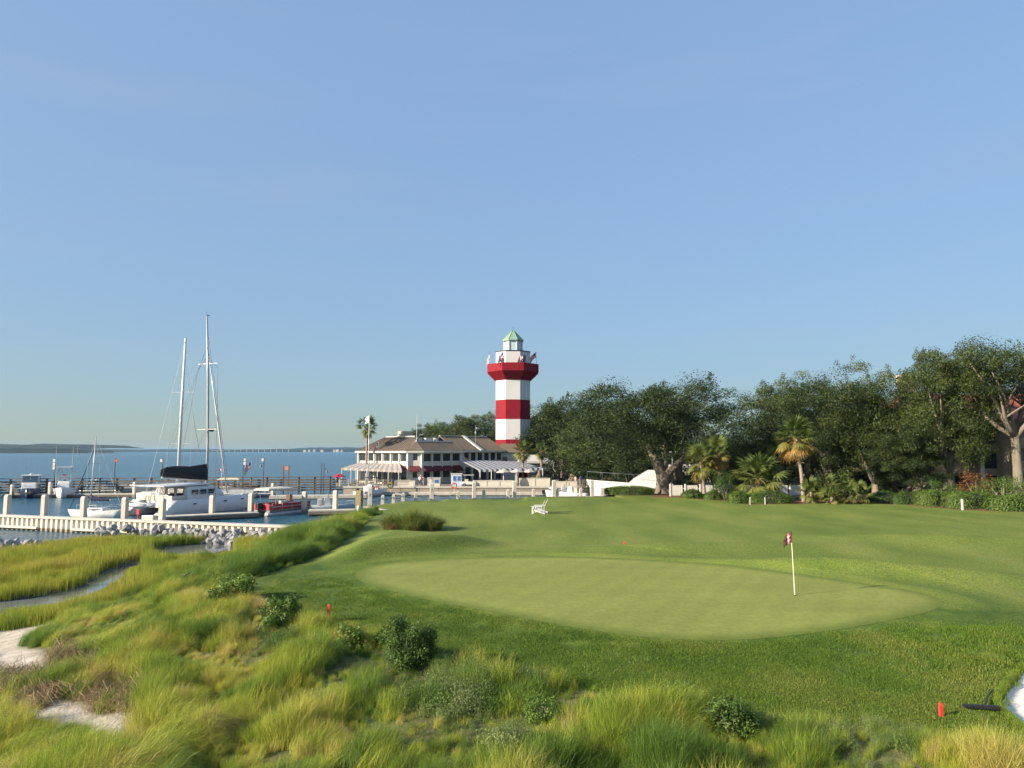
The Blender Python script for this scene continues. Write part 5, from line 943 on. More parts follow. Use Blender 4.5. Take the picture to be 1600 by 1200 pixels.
for px, ty, az, W_, l in ((764.5, 548, 110, 1.8, 'striped flag hanging on the lit corner of the lighthouse gallery'), (838.5, 549, 160, 2.1, 'striped flag blowing out on the shaded corner of the lighthouse gallery'), (786, 548.5, 180, 1.7, 'striped flag against the brightest white face of the lighthouse drum'), (817, 549.5, 180, 1.8, 'striped flag in front of the shaded face of the lighthouse drum')):
    d = LD - (4.95 if 780 < px < 830 else 1.2); flagpole(l, px, ty, d, zat(572, d), W_, 1.15, 'stripes', .55 if px > 830 else .85, R(az), pm=STEEL, r=.04)
# --- facade helper: real openings with recessed panes
def facade(par, P, Q, z0, z1, zs, ze, wins, wm=None, th=.25, gm=None, mull=0, name='wall', fm=None):
    P = Vector((*P[:2], 0)); Q = Vector((*Q[:2], 0)); L = (Q - P).length; M_ = Matrix.Translation(P) @ Matrix.Rotation(math.atan2(Q.y - P.y, Q.x - P.x), 4, 'Z'); wm = wm or WALLC; m = MB()
    if zs > z0: m.bb(0, L, 0, th, z0, zs)
    if z1 > ze: m.bb(0, L, 0, th, ze, z1)
    x = 0.
    for a, b in list(wins) + [(L, L)]:
        if a > x: m.bb(x, a, 0, th, zs, ze)
        x = b
    m.xf(M_).build(name, wm, par)
    for a, b in wins:
        f = MB(); e = .07
        f.bb(a, a + e, .06, .14, zs, ze); f.bb(b - e, b, .06, .14, zs, ze); f.bb(a + e, b - e, .06, .14, zs, zs + e); f.bb(a + e, b - e, .06, .14, ze - e, ze)
        for k in range(mull): xx = a + (b - a) * (k + 1) / (mull + 1); f.bb(xx - .03, xx + .03, .06, .14, zs + e, ze - e)
        fo = f.xf(M_).build('window', fm or TRIM, par); MB().bb(a + e, b - e, .10, .12, zs + e, ze - e).xf(M_).build('pane', gm or WGLASS, fo)
def wins_even(L, n, w_, m0=0.): g = (L - 2 * m0) / n; return [(m0 + g * i + (g - w_) / 2, m0 + g * i + (g + w_) / 2) for i in range(n)]
ul = Vector((-.766, .643, 0)); ur = Vector((.643, .766, 0)); C = Vector((-16.0, 116.5, 0)); C1 = C + ul * 1.6; C2 = C + ur * 1.6; P0 = C1 + ul * 13.1; P3 = C2 + ur * 9.2
rs_ = thing('restaurant', 'two-storey cream waterfront restaurant with tan metal roof and burgundy awnings', 'building', (C.x, C.y, QZ)); rs_.location = (0, 0, 0)
EZ = 6.75; FZ = 4.45
Lw = 13.1; facade(rs_, P0, C1, FZ, EZ, 5.0, 6.42, wins_even(Lw, 6, 1.75)); facade(rs_, P0, C1, QZ, FZ - .002, 1.45, 3.5, wins_even(Lw, 6, 1.6))
Lc = (C2 - C1).length; facade(rs_, C1, C2, FZ, EZ, 5.15, 6.4, [(.75, 1.6)]); facade(rs_, C1, C2, QZ, FZ - .002, 2.3, 3.4, [(.7, 1.6)])
Lr = 9.2; facade(rs_, C2, P3, FZ, EZ, 5.0, 6.42, wins_even(Lr, 4, 1.95)); facade(rs_, C2, P3, QZ, FZ - .002, 2.2, 3.5, wins_even(Lr, 4, 1.7))
for p in (P0, C1, C2, P3): MB().box((p.x, p.y, (QZ + EZ) / 2 - .01), (.42, .42, EZ - QZ - .04), rz=.7).build('corner_post', TRIM, rs_)
for a, b, n in ((P0, C1, 6), (C2, P3, 4)):
    for i in range(1, n): p = a.lerp(b, i / n); o = (b - a).normalized().cross(Vector((0, 0, 1))) * .05; MB().box((p.x + o.x, p.y + o.y, (QZ + EZ) / 2), (.22, .22, EZ - QZ - .05), rz=math.atan2((b - a).y, (b - a).x)).build('pilaster', TRIM, rs_)
PB = P0 + ur * 11; PC = P3 + ul * 13; m = MB(); m.prism([(p.x, p.y) for p in (P3 - ur * .3 + ul * .3, PC, PB, P0 + ur * .3 - ul * .3, C1 + ur * .4, C2 + ul * .4)], QZ, EZ - .05); m.build('core', mat('dim_interior', (.12, .10, .08), .9), rs_)
ov = .45; E0 = P0 + ul * ov - ur * ov; E1 = C1 - ur * ov; E2 = C2 - ul * ov; E3 = P3 - ul * ov + ur * ov
def Z(p, z): return Vector((p.x, p.y, z))
I0 = P0 + ur * 4.2 - ul * 2.4; I1 = C + ur * 4.2 + ul * 4.6; J2 = C + ul * 2.6 + ur * 2.6; J3 = P3 + ul * 2.2
rf = MB(); tz = 9.3; fz = 8.4
rf.slab([Z(E0, EZ), Z(E1, EZ), Z(I1, tz), Z(I0, tz)], .12); rf.slab([Z(E1, EZ), Z(E2, EZ), Z(J2, fz), Z(I1, tz)], .12); rf.slab([Z(E2, EZ), Z(E3, EZ), Z(J3, fz), Z(J2, fz)], .12)
E0b = PB + ul * ov; rf.slab([Z(E0b, EZ), Z(E0, EZ), Z(I0, tz), Z(PB - ul * 2.4, tz)], .12); roof = rf.build('roof', ROOFT, rs_)
m = MB(); m.prism([(p.x, p.y) for p in (J2 + ul * .2, J3 + ul * .2, J3 + ul * 9, I0, I1)], fz - .5, fz - .1); m.build('flat_roof', mat('grey_roofing', (.30, .31, .33), .8), roof); m = MB(); m.bar(Z(J2, fz + .05), Z(J3, fz + .05), .25, .22); m.bar(Z(I0, tz + .02), Z(I1, tz + .02), .3, .16); m.build('roof_coping', TRIM, roof)
sm = MB()
for a, b, c, d, n in ((E0, E1, I1, I0, 22), (E2, E3, J3, J2, 17)):
    z1 = tz if c is I1 else fz
    for i in range(n + 1): t_ = i / n; p = Z(a.lerp(b, t_), EZ + .03); q = Z(d.lerp(c, t_), z1 + .03); sm.bar(p, q, .05, .07)
tag(sm.build('roof_seam', ROOFT, roof), kind='stuff')
m = MB()
for a, b in ((E0, E1), (E1, E2), (E2, E3)): m.bar(Z(a, EZ - .12), Z(b, EZ - .12), .2, .26)
m.build('eave_fascia', TRIM, roof)
p = at(633, 676, 126); hv = thing('rooftop_cooling_unit', 'beige boxy cooling unit on the restaurant roof ridge', 'roof unit', (p.x, p.y, 8.2), .7); MB().bb(-1, 1, -.9, .9, 0, 2.1).build('casing', mat('beige_casing', (.45, .38, .32), .7), hv, bevel=.04); MB().cyl((-.2, -.92, 1.1), .45, .03, 16).xf(Matrix.Identity(4)).build('fan_grille', DARK, hv)
for i, (px, w_, l) in enumerate(((655, .8, 'small white roof vent box beside the antenna pole'), (669, 1.3, 'long white skylight vent on the flat restaurant roof'), (681, .7, 'square white roof vent nearest the second gable'))):
    p = at(px, 688, 124 + i); v = thing('roof_vent', l, 'roof vent', (p.x, p.y, fz - .1), .7); MB().bb(-w_ / 2, w_ / 2, -.35, .35, 0, .75).build('box', TRIM, v, bevel=.03); MB().bb(-w_ / 2 - .06, w_ / 2 + .06, -.42, .42, .752, .84).build('lid', STEEL, v)
p = at(651, 690, 121); ap = thing('antenna_pole', 'thin white antenna pole rising from the restaurant roof edge', 'antenna', (p.x, p.y, 8.2)); MB().tube([(0, 0, 0), (0, 0, 4.8)], [.06, .02], 6).build('mast', WHITE, ap); MB().cyl((0, 0, 0), .12, .3, 8).build('foot', STEEL, ap)
p = at(743, 690, 128); ap = thing('weather_station', 'grey weather instrument mast on the second gable roof', 'antenna', (p.x, p.y, 8.0)); MB().tube([(0, 0, 0), (0, 0, 3.4)], .04, 6).build('mast', STEEL, ap); MB().ball((0, 0, 2.1), (.14, .14, .3)).build('sensor', GREYH, ap); MB().box((.18, 0, 2.9), (.14, .1, .3)).build('wind_vane', WHITE, ap)
def small_awning(par, P, Q, a, b, z, out, drop):
    u = (Q - P).normalized(); nrm = Vector((u.y, -u.x, 0)); p = P + u * a; q = P + u * b; m = MB(); m.slab([Z(p + nrm * out, z - drop), Z(q + nrm * out, z - drop), Z(q, z), Z(p, z)], .04)
    m.slab([Z(p + nrm * out, z - drop - .22), Z(q + nrm * out, z - drop - .22), Z(q + nrm * out, z - drop), Z(p + nrm * out, z - drop)], .02); m.add([Z(p, z), Z(p + nrm * out, z - drop), Z(p, z - drop)], [(0, 1, 2)]); m.add([Z(q, z), Z(q, z - drop), Z(q + nrm * out, z - drop)], [(0, 1, 2)]); return m.build('window_awning', BURG, par)
for a, b in wins_even(Lr, 4, 2.1): small_awning(rs_, C2, P3, a, b, 4.3, .9, .7)
small_awning(rs_, C1, C2, .35, 1.95, 4.3, .9, .7); small_awning(rs_, P0, C1, 11.1, 12.9, 4.3, .9, .7)
# second gable block
Q0 = P3 + ul * 1.5 + ur * .4; Q1 = Q0 + ur * 12.6; b2 = thing('restaurant_wing', 'restaurant wing with dark gable roofs and pale firewall strip, next to the lighthouse', 'building', (0, 0, 0))
facade(b2, Q0, Q1, 4.6, 6.85, 5.0, 6.5, wins_even(12.6, 7, 1.35), wm=TRIM, mull=0); facade(b2, Q0, Q1, QZ, 4.598, 1.4, 3.9, wins_even(12.6, 6, 1.6), gm=DARK); m = MB(); m.prism([(p.x, p.y) for p in (Q0 + ul * .35, Q1 + ul * .35, Q1 + ul * 8, Q0 + ul * 8)], QZ, 6.8); m.build('core', WALLC, b2)
m = MB(); a, b = Q0 - ul * .5 - ur * .2, Q1 - ul * .5 + ur * .3; c, d = b + ul * 4.6 - ur * .3, a + ul * 4.6; m.slab([Z(a, 6.85), Z(b, 6.85), Z(c, 9.5), Z(d, 9.5)], .12); m.slab([Z(d, 9.5), Z(c, 9.5), Z(b + ul * 9, 6.85), Z(a + ul * 9, 6.85)], .12); r2 = m.build('roof', ROOFT, b2)
sm = MB()
for i in range(24): t_ = i / 23; sm.bar(Z(a.lerp(b, t_), 6.88), Z(d.lerp(c, t_), 9.53), .05, .07)
tag(sm.build('roof_seam', ROOFT, r2), kind='stuff'); m = MB(); p = a.lerp(b, .46); q = d.lerp(c, .46); m.slab([Z(p - ul * .15, 7.0), Z(p - ul * .15 + ur * .75, 7.0), Z(q + ur * .75, 9.72), Z(q, 9.72)], .3); m.build('firewall_strip', TRIM, r2); m = MB(); m.bar(Z(d, 9.56), Z(c, 9.56), .3, .14); m.bar(Z(a, 6.74), Z(b, 6.74), .18, .24); m.build('ridge_trim', TRIM, r2)
an = thing('lighthouse_annex', 'small dark-roofed annex at the foot of the lighthouse', 'building', (xat(797, 137), 137, QZ)); MB().bb(-2.2, 1.6, -1.0, 1.2, 0, 5.3).build('wall', WALLC, an); MB().loft([[(-2.5, -1.4, 5.3), (2.0, -1.4, 5.3), (2.0, 1.4, 5.3), (-2.5, 1.4, 5.3)], [(-1.9, -.3, 7.0), (1.0, -.3, 7.0), (1.0, .3, 7.0), (-1.9, .3, 7.0)]]).build('roof', ROOFT, an); wf = MB().bb(-1.6, -.4, -1.08, -1.002, 3.2, 4.6).build('window', TRIM, an); MB().bb(-1.5, -.5, -1.1, -1.085, 3.3, 4.5).build('pane', WGLASS, wf)
# --- striped awnings: every stripe its own panel, valance and posts
def big_awning(label, bl, br, fr, fl, n, m1, m2, posts, zp, name='striped_awning'):
    t = thing(name, label, 'awning', (0, 0, 0)); bl, br, fr, fl = map(Vector, (bl, br, fr, fl))
    for i in range(n):
        a, b = i / n, (i + 1) / n; mt = m1 if i % 2 else m2; f0, f1 = fl.lerp(fr, a), fl.lerp(fr, b); st = MB().slab([f0, f1, bl.lerp(br, b), bl.lerp(br, a)], .05).build('stripe', mt, t); v = MB(); mid = (f0 + f1) / 2
        v.add([f0, f1, f1 - Vector((0, 0, .3)), mid - Vector((0, 0, .42)), f0 - Vector((0, 0, .3))], [(0, 1, 2, 3, 4)]); v.build('valance', mt, st)
    for s in posts: p = fl.lerp(fr, s); MB().tube([(p.x, p.y, zp), (p.x, p.y, p.z - .05)], .07, 6).build('post', TRIM, t)
def wp(px, py, d): return at(px, py, d)
big_awning('large blue and white striped patio awning beside the restaurant', wp(719, 719, 124), wp(812, 721, 128), wp(851, 731, 114.5), wp(747, 734, 113.5), 26, AWNB, AWNW, (.03, .2, .38, .56, .75, .97), QZ)
big_awning('pale striped terrace awning on the water side of the restaurant', P0 + Vector((0, 0, 4.7)) - ur * .1, C1 + Vector((0, 0, 4.7)) - ur * .1 + ul * 2.0, wp(628, 735, 114.0), wp(534, 731, 117), 22, AWNW, AWNT, (0, .16, .24, .42, .6, .78, .95), QZ)
tn = thing('white_tent', 'flat white tent canopy beyond the striped awning', 'tent', (xat(836, 128), 128, QZ)); MB().loft([[(-3.2, -2, 3.4), (3.4, -2, 3.4), (3.4, 2, 3.4), (-3.2, 2, 3.4)], [(-3.2, -2, 3.75), (3.4, -2, 3.75), (3.4, 2, 3.75), (-3.2, 2, 3.75)], [(-2.2, -.2, 4.9), (.6, -.2, 4.9), (.6, .2, 4.9), (-2.2, .2, 4.9)]]).build('canopy', AWNW, tn)
for x, y in ((-3, -1.9), (3.2, -1.9), (3.2, 1.9), (-3, 1.9)): MB().tube([(x, y, 0), (x, y, 3.4)], .06, 6).build('post', TRIM, tn)
# --- quay wall, parapets, street furniture on the quay
qw = thing('quay_wall', 'beige panelled quay wall with pale cap below the restaurant', 'wall', (0, 111.9, 0)); pm = MB().bb(.03, 2.97, -.35, .05, -2, 1.02).mesh('wall_panel', mat('beige_panel', (.30, .25, .19), .85, .14, 1, rand=.1)); cm = MB().bb(.0, 3.0, -.45, .2, 1.024, 1.24).mesh('cap', CONCW)
for i in range(18): link('wall_panel', pm, qw, (-26.5 + 3 * i, 0, 0)); link('cap', cm, qw, (-26.5 + 3 * i, 0, 0))
def parapet(label, px0, px1, d, h): 
    x0, x1 = xat(px0, d), xat(px1, d); n = max(1, round((x1 - x0) / 2.2)); g = (x1 - x0) / n; t = thing('parapet_wall', label, 'wall', (x0, d, QZ))
    for i in range(n): MB().bb(i * g + .14, (i + 1) * g - .14, -.09, .09, .0, h - .1).build('panel', WALLC, t)
    for i in range(n + 1): MB().box((i * g, 0, h / 2), (.27, .27, h)).build('pier', CONCW, t)
    MB().bb(.14, n * g - .14, -.14, .14, h - .098, h).build('coping', CONCW, t)
parapet('cream panelled parapet between the golf cart and the closed umbrella', 740, 800, 112.8, .95); parapet('low cream parapet in front of the terrace hedge', 812, 858, 113.2, 1.3); parapet('short cream parapet by the burgundy corner awning', 618, 648, 113.0, .9); parapet('long low parapet facing the basin beyond the closed umbrella', 866, 900, 113, .8)
hedge('low trimmed green hedge in front of the open patio umbrellas', 795, 862, 747.5, 757, .5, 31, z=QZ + .2, dome=.1)
def kiosk(label, px, d, w_, h, mt, win):
    t = thing('kiosk', label, 'kiosk', (xat(px, d), d, QZ)); MB().bb(-w_ / 2, w_ / 2, -.6, .6, 0, h).build('body', mt, t, bevel=.03); MB().bb(-w_ / 2 - .08, w_ / 2 + .08, -.7, .7, h + .002, h + .1).build('roof', TRIM, t)
    for i, (x0, x1) in enumerate(win): f = MB().bb(x0, x1, -.66, -.605, h * .42, h * .88).build('window', TRIM, t); MB().bb(x0 + .06, x1 - .06, -.685, -.665, h * .46, h * .84).build('pane', mat('blue_poster', (.05, .12, .35), .3), f)
kiosk('pale blue ticket kiosk with two square windows on the quay', 714, 113.8, 1.7, 1.9, mat('pale_blue_paint', (.42, .52, .62), .6), ((-.6, -.05), (.08, .65))); kiosk('white booth with a blue poster beside the strolling couple', 679, 113.2, 2.0, 1.25, WALLC, ((.05, .75),)); kiosk('plain white dock box on the quay behind the tall lawn post', 922, 108.8, 1.15, 1.55, WHITE, ())
def umbrella(label, px, topy, d, r_, closed=False):
    t = thing('patio_umbrella', label, 'umbrella', (xat(px, d), d, QZ)); zt = zat(topy, d) - QZ; MB().tube([(0, 0, 0), (0, 0, zt)], .035, 6).build('pole', TRIM, t); MB().cyl((0, 0, 0), .28, .1, 12).build('base', CONC, t)
    if closed: MB().loft([[(q * math.cos(k * math.pi / 4) * (1 if k % 2 else .7), q * math.sin(k * math.pi / 4) * (1 if k % 2 else .7), z) for k in range(8)] for q, z in ((.22, zt - 2.0), (.34, zt - 1.6), (.24, zt - .8), (.03, zt))]).build('canopy', AWNW, t)
    else:
        for k in range(8):
            a0, a1 = k * math.pi / 4, (k + 1) * math.pi / 4; MB().add([(0, 0, zt), (r_ * math.cos(a0), r_ * math.sin(a0), zt - .5), (r_ * math.cos(a1), r_ * math.sin(a1), zt - .5), (r_ * math.cos(a1), r_ * math.sin(a1), zt - .62), (r_ * math.cos(a0), r_ * math.sin(a0), zt - .62)], [(0, 1, 2), (1, 4, 3, 2)]).build('canopy_panel', AWNW, t)
umbrella('open white patio umbrella in front of the awning, at its corner post', 787, 732.5, 113.6, 1.2); umbrella('open white patio umbrella between the other two, before the closed one', 808, 732, 114, 1.2); umbrella('open white patio umbrella by the palm trunk', 827, 732, 114.4, 1.1); umbrella('closed white umbrella furled on the quay edge', 806.5, 737, 112.5, .4, True)
for i, (px, d, l) in enumerate(((735, 116, 'dark patio table under the striped awning close to the restaurant corner'), (752, 116, 'dark patio table under the middle of the striped awning'), (768, 116.5, 'dark patio table behind the open umbrella at the awning post'), (786, 117, 'dark patio table under the far end of the striped awning'), (575, 117.5, 'dark terrace table below the pale striped awning by the flagpole'), (600, 116.3, 'dark terrace table below the middle of the pale striped awning'))):
    t = thing('patio_table', l, 'table', (xat(px, d), d, QZ)); MB().cyl((0, 0, .72), .6, .05, 14).build('table_top', BROWN, t); MB().cyl((0, 0, 0), .06, .72, 8).build('pedestal', DARK, t); MB().cyl((0, 0, 0), .3, .04, 10).build('foot', DARK, t)
    for k in range(2):
        s = 1 if k else -1; c = thing('patio_chair', ('dark metal chair drawn up to the patio table ' if i < 4 else 'dark metal chair at the terrace table ') + ('at the restaurant corner', 'under the awning middle', 'behind the awning-post umbrella', 'at the far awning end', 'by the flagpole', 'in mid terrace')[i], 'chair', (xat(px, d) + s * .85, d, QZ), math.pi if k else 0, 'dark chairs at the patio tables'); MB().bb(-.22, .22, -.22, .22, .42, .47).build('seat', DARK, c); MB().bb(-.24, -.2, -.22, .22, .47, .95).build('backrest', DARK, c)
        for x, y in ((-.2, -.2), (.2, -.2), (.2, .2), (-.2, .2)): MB().bb(x - .02, x + .02, y - .02, y + .02, 0, .42).build('leg', DARK, c)
t = thing('golf_cart', 'small white utility cart parked on the quay beside the cream parapet', 'cart', (xat(733, 112.9), 112.9, QZ)); MB().loft([[(-1.1, -.5, z), (1.1, -.5, z), (1.1 - k, .5, z), (-1.1, .5, z)] for z, k in ((.3, 0), (.75, .1))]).build('body', WHITE, t, bevel=.05); MB().bb(-.9, .8, -.5, .5, 1.75, 1.82).build('roof', WHITE, t); MB().bb(-.7, -.1, -.45, .45, .752, 1.1).build('seat', TANC, t)
for x, y in ((-.7, -.5), (.7, -.5), (-.7, .5), (.7, .5)): w = MB().tube([(x, y - .08, .25), (x, y + .08, .25)], .25, 14).build('wheel', RUB, t); MB().tube([(x, y - .09, .25), (x, y + .09, .25)], .12, 10).build('rim', STEEL, w); MB().bar((x * .95, y * .9, .75), (x * .9, y * .9, 1.75), .04).build('roof_post', STEEL, t)
def ring_stand(label, px, d, mt, name='life_ring', post=True):
    t = thing(name, label, 'life ring', (xat(px, d), d, .5)); m = MB(); m.tube([(.38 * math.cos(a), -.08, 1.0 + .38 * math.sin(a)) for a in np.linspace(0, 6.283, 17)], .1, 7); m.build('ring', mt, t, True); MB().bb(-.05, .05, -.03, .05, 0, 1.45).build('post', TRIM, t)
ring_stand('orange life ring on a post on the dock below the couple', 710, 109, ORANGE); ring_stand('yellow coiled hose reel on the dock below the terrace', 611, 109, YELLOW, 'hose_reel'); t = thing('fuel_pump', 'small red fuel pump on the dock below the terrace', 'pump', (xat(590, 109), 109, .5)); MB().bb(-.35, .35, -.25, .25, 0, .85).build('cabinet', RED, t, bevel=.04); MB().bb(-.25, .25, -.27, -.255, .45, .7).build('dial', TRIM, t)
t = thing('buoy', 'round red mooring buoy at the lawn edge', 'buoy', (xat(903, 86), 86, .35)); MB().ball((0, 0, .75), (.4, .4, .36), 14, 8).build('float', RED, t, True); MB().cyl((0, 0, 1.1), .05, .15, 6).build('eye', STEEL, t)
t = thing('power_cabinet', 'cream power cabinet with a red sign post on the breakwater walkway', 'cabinet', (xat(240, 60.4), 60.4, .75), ang); MB().bb(-.6, .6, -.35, .35, 0, .62).build('box', CREAM, t, bevel=.03); MB().bb(-1.35, -1.25, -.05, .05, 0, 1.1).build('sign_post', RED, t); MB().bb(-1.46, -1.14, -.08, -.052, .65, 1.1).build('sign', RED, t)
t = thing('terrace_railing', 'timber railing along the restaurant terrace over the dock', 'railing', (xat(532, 113), 113, QZ)); L = xat(640, 113) - xat(532, 113); n = 8
for i in range(n + 1): MB().bb(L * i / n - .06, L * i / n + .06, -.06, .06, 0, 1.1).build('post', TRIM, t)
for k in range(3): MB().bb(0, L, -.1, -.062, .3 + .32 * k, .4 + .32 * k).build('rail', WOOD, t)
um = thing('patio_umbrella', 'red patio umbrella at the seaward end of the terrace', 'umbrella', (xat(531, 114.5), 114.5, QZ)); MB().tube([(0, 0, 0), (0, 0, 2.0)], .035, 6).build('pole', TRIM, um); MB().loft([[(q * math.cos(k * math.pi / 4), q * math.sin(k * math.pi / 4), z) for k in range(8)] for q, z in ((1.2, 1.45), (.05, 2.0))]).build('canopy', RED, um)
# --- people on the quay
SKIN = mat('skin', (.45, .27, .19), .6, .05)
def person(label, px, d, z, rz, shirt, legs, h=1.72, arm=.25):
    t = thing('person', label, 'person', (xat(px, d), d, z), R(rz)); V = [(0, 0, .95), (0, 0, 1.2), (0, 0, 1.42), (0, 0, 1.52), (0, .01, 1.62), (0, .01, 1.72)]; E = [(0, 1), (1, 2), (2, 3), (3, 4), (4, 5)]; Rr = [.15, .14, .16, .06, .1, .08]
    for s in (-1, 1):
        b = len(V); V += [(s * .1, 0, .85), (s * .11, .02, .48), (s * .11, -.02, .08), (s * .12, .14, .03)]; E += [(0, b), (b, b + 1), (b + 1, b + 2), (b + 2, b + 3)]; Rr += [.1, .07, .05, .045]
        b = len(V); V += [(s * .19, 0, 1.4), (s * .25, -.03, 1.13), (s * .22, arm, 1.0), (s * .2, arm + .1, 1.02)]; E += [(2, b), (b, b + 1), (b + 1, b + 2), (b + 2, b + 3)]; Rr += [.065, .048, .04, .04]
    me = bpy.data.meshes.new('body'); me.from_pydata([tuple(c * h / 1.75 for c in v) for v in V], E, []); o = link('body', me, t); sk = o.modifiers.new('skin', 'SKIN'); sk.use_smooth_shade = True
    for i, r_ in enumerate(Rr): me.skin_vertices[0].data[i].radius = (r_, r_ * .8)
    me.skin_vertices[0].data[0].use_root = True; sb = o.modifiers.new('sub', 'SUBSURF'); sb.levels = sb.render_levels = 1
    bpy.context.view_layer.update(); dg_ = bpy.context.evaluated_depsgraph_get(); nm = bpy.data.meshes.new_from_object(o.evaluated_get(dg_)); o.modifiers.clear(); o.data = nm; nm.materials.clear()
    for q in (SKIN, shirt, legs): nm.materials.append(q)
    for p in nm.polygons: zc = p.center.z / h * 1.75; p.material_index = 0 if (zc > 1.5 or zc < .45 or (abs(p.center.x) > .17 and zc < 1.2)) else (1 if zc > .97 else 2)
    MB().ball((0, -.01, 1.66 * h / 1.75), (.105, .11, .1), 10, 6).build('hair', mat('dark_hair', (.05, .035, .025), .8), t, True); return t
person('person in white shirt and dark trousers strolling on the quay with a companion', 656.5, 112.5, QZ + .02, 160, WHITE, mat('dark_cloth', (.05, .05, .06), .9)); person('person in pink top and pale shorts walking beside the white-shirted companion', 661.5, 112.6, QZ + .02, 170, mat('pink_cloth', (.5, .2, .2), .9), mat('pale_cloth', (.5, .45, .4), .9), 1.65)
person('person in a blue shirt at the quay near the white dock box', 907, 112.8, QZ + .02, 20, mat('blue_cloth', (.08, .12, .32), .9), mat('grey_cloth', (.2, .2, .2), .9)); person('person in a pale shirt standing just behind the blue-shirted one', 899, 113.4, QZ + .02, -20, mat('beige_cloth', (.5, .42, .36), .9), mat('grey_cloth', (.2, .2, .2), .9), 1.66); person('person in a red shirt at the seaward end of the terrace', 528, 113.8, QZ + .02, 60, RED, mat('dark_cloth', (.05, .05, .06), .9))
# --- condominiums behind the oaks
TANW = mat('tan_stucco', (.34, .28, .21), .85, .1, .7); REDT = mat('red_roof', (.30, .075, .045), .7, .2, 1.5); RAILM = mat('tan_rail', (.48, .36, .24), .8, .1)
def condo(label, px0, px1, d, ez, top, dep, floors, bal):
    x0, x1 = xat(px0, d), xat(px1, d); t = thing('condominium', label, 'building', (x0, d, LZ)); W_ = x1 - x0; fh = (ez - LZ) / floors
    for f in range(floors):
        z0 = f * fh; ww = wins_even(W_, max(2, int(W_ / 3.2)), 1.8); facade(t, (0, 0), (W_, 0), z0, z0 + fh - .002, z0 + .25, z0 + fh - .55, ww, wm=TANW, fm=DARK)
    MB().bb(0, W_, .3, dep, 0, ez - LZ).build('core', TANW, t); e = ez - LZ; MB().loft([[(-.9, -1.3, e), (W_ + .9, -1.3, e), (W_ + .9, dep + 1, e), (-.9, dep + 1, e)], [(-.9, -1.3, e + .25), (W_ + .9, -1.3, e + .25), (W_ + .9, dep + 1, e + .25), (-.9, dep + 1, e + .25)], [(1.5, dep * .4, top - LZ), (W_ - 1.5, dep * .4, top - LZ), (W_ - 1.5, dep * .6, top - LZ), (1.5, dep * .6, top - LZ)]]).build('roof', REDT, t)
    for f, a, b in bal:
        z0 = f * fh; p = MB().bb(a, b, -1.8, -.01, z0 - .2, z0).build('balcony', TANW, t); n = int((b - a) / .16)
        s = MB()
        for i in range(n): s.bb(a + .16 * i, a + .16 * i + .1, -1.8, -1.76, z0 + .05, z0 + 1.05)
        tag(s.build('baluster', RAILM, p), kind='stuff'); MB().bb(a, b, -1.84, -1.72, z0 + 1.052, z0 + 1.14).build('handrail', RAILM, p)
    return t, W_, fh
c1, W1, fh1 = condo('three-storey tan condominium with red roof and slatted balcony behind the spreading oak', 1436, 1700, 81, 10.2, 13.6, 10, 3, ((2, 9.5, 15.5), (1, 9.5, 15.5), (1, .6, 4.4)))
for xx in (5.2, 8.8): MB().bb(xx, xx + .45, -2.6, -.01, 0, 8.9).build('wing_wall', mat('sunlit_wing_stucco', (.5, .43, .33), .85, .12), c1)  # sunlight on the wing walls painted in as a paler tan stucco
MB().bb(-.6, .3, -2.2, -1.3, 0, 1.9).build('stone_pier', CONC, c1); ch = MB().bb(.2, 1.6, 3, 4.4, 11.0 - LZ, 15.6 - LZ).build('chimney', TANW, c1); MB().bb(0, 1.8, 2.8, 4.6, 15.602 - LZ, 15.9 - LZ).build('chimney_cap', CONC, ch)
condo('low dark condominium with red eave glimpsed under the wide oak', 1288, 1412, 95, 7.0, 11.5, 9, 2, ((1, 2, 5),))
# --- white fence by the palms
fx0, fx1, fd = xat(1046, 80.5), xat(1256, 80.5), 80.5; fc = thing('white_fence', 'low white board fence behind the clipped hedges and short palm', 'fence', (fx0, fd, LZ)); n = 9; g = (fx1 - fx0) / n; FW = mat('white_fence_paint', (.62, .60, .54), .7, .1)
bm_ = MB().bb(.0, .2, -.02, .02, .08, 1.22).mesh('board', FW)
for i in range(n):
    MB().bb(i * g - .08, i * g + .08, -.08, .08, 0, 1.36).build('post', FW, fc)
    for k in range(int((g - .2) / .22)): link('board', bm_, fc, (i * g + .1 + .22 * k, 0, 0))
    for zz in (.25, .82): MB().bb(i * g + .08, (i + 1) * g - .08, .024, .06, zz, zz + .09).build('rail', FW, fc)
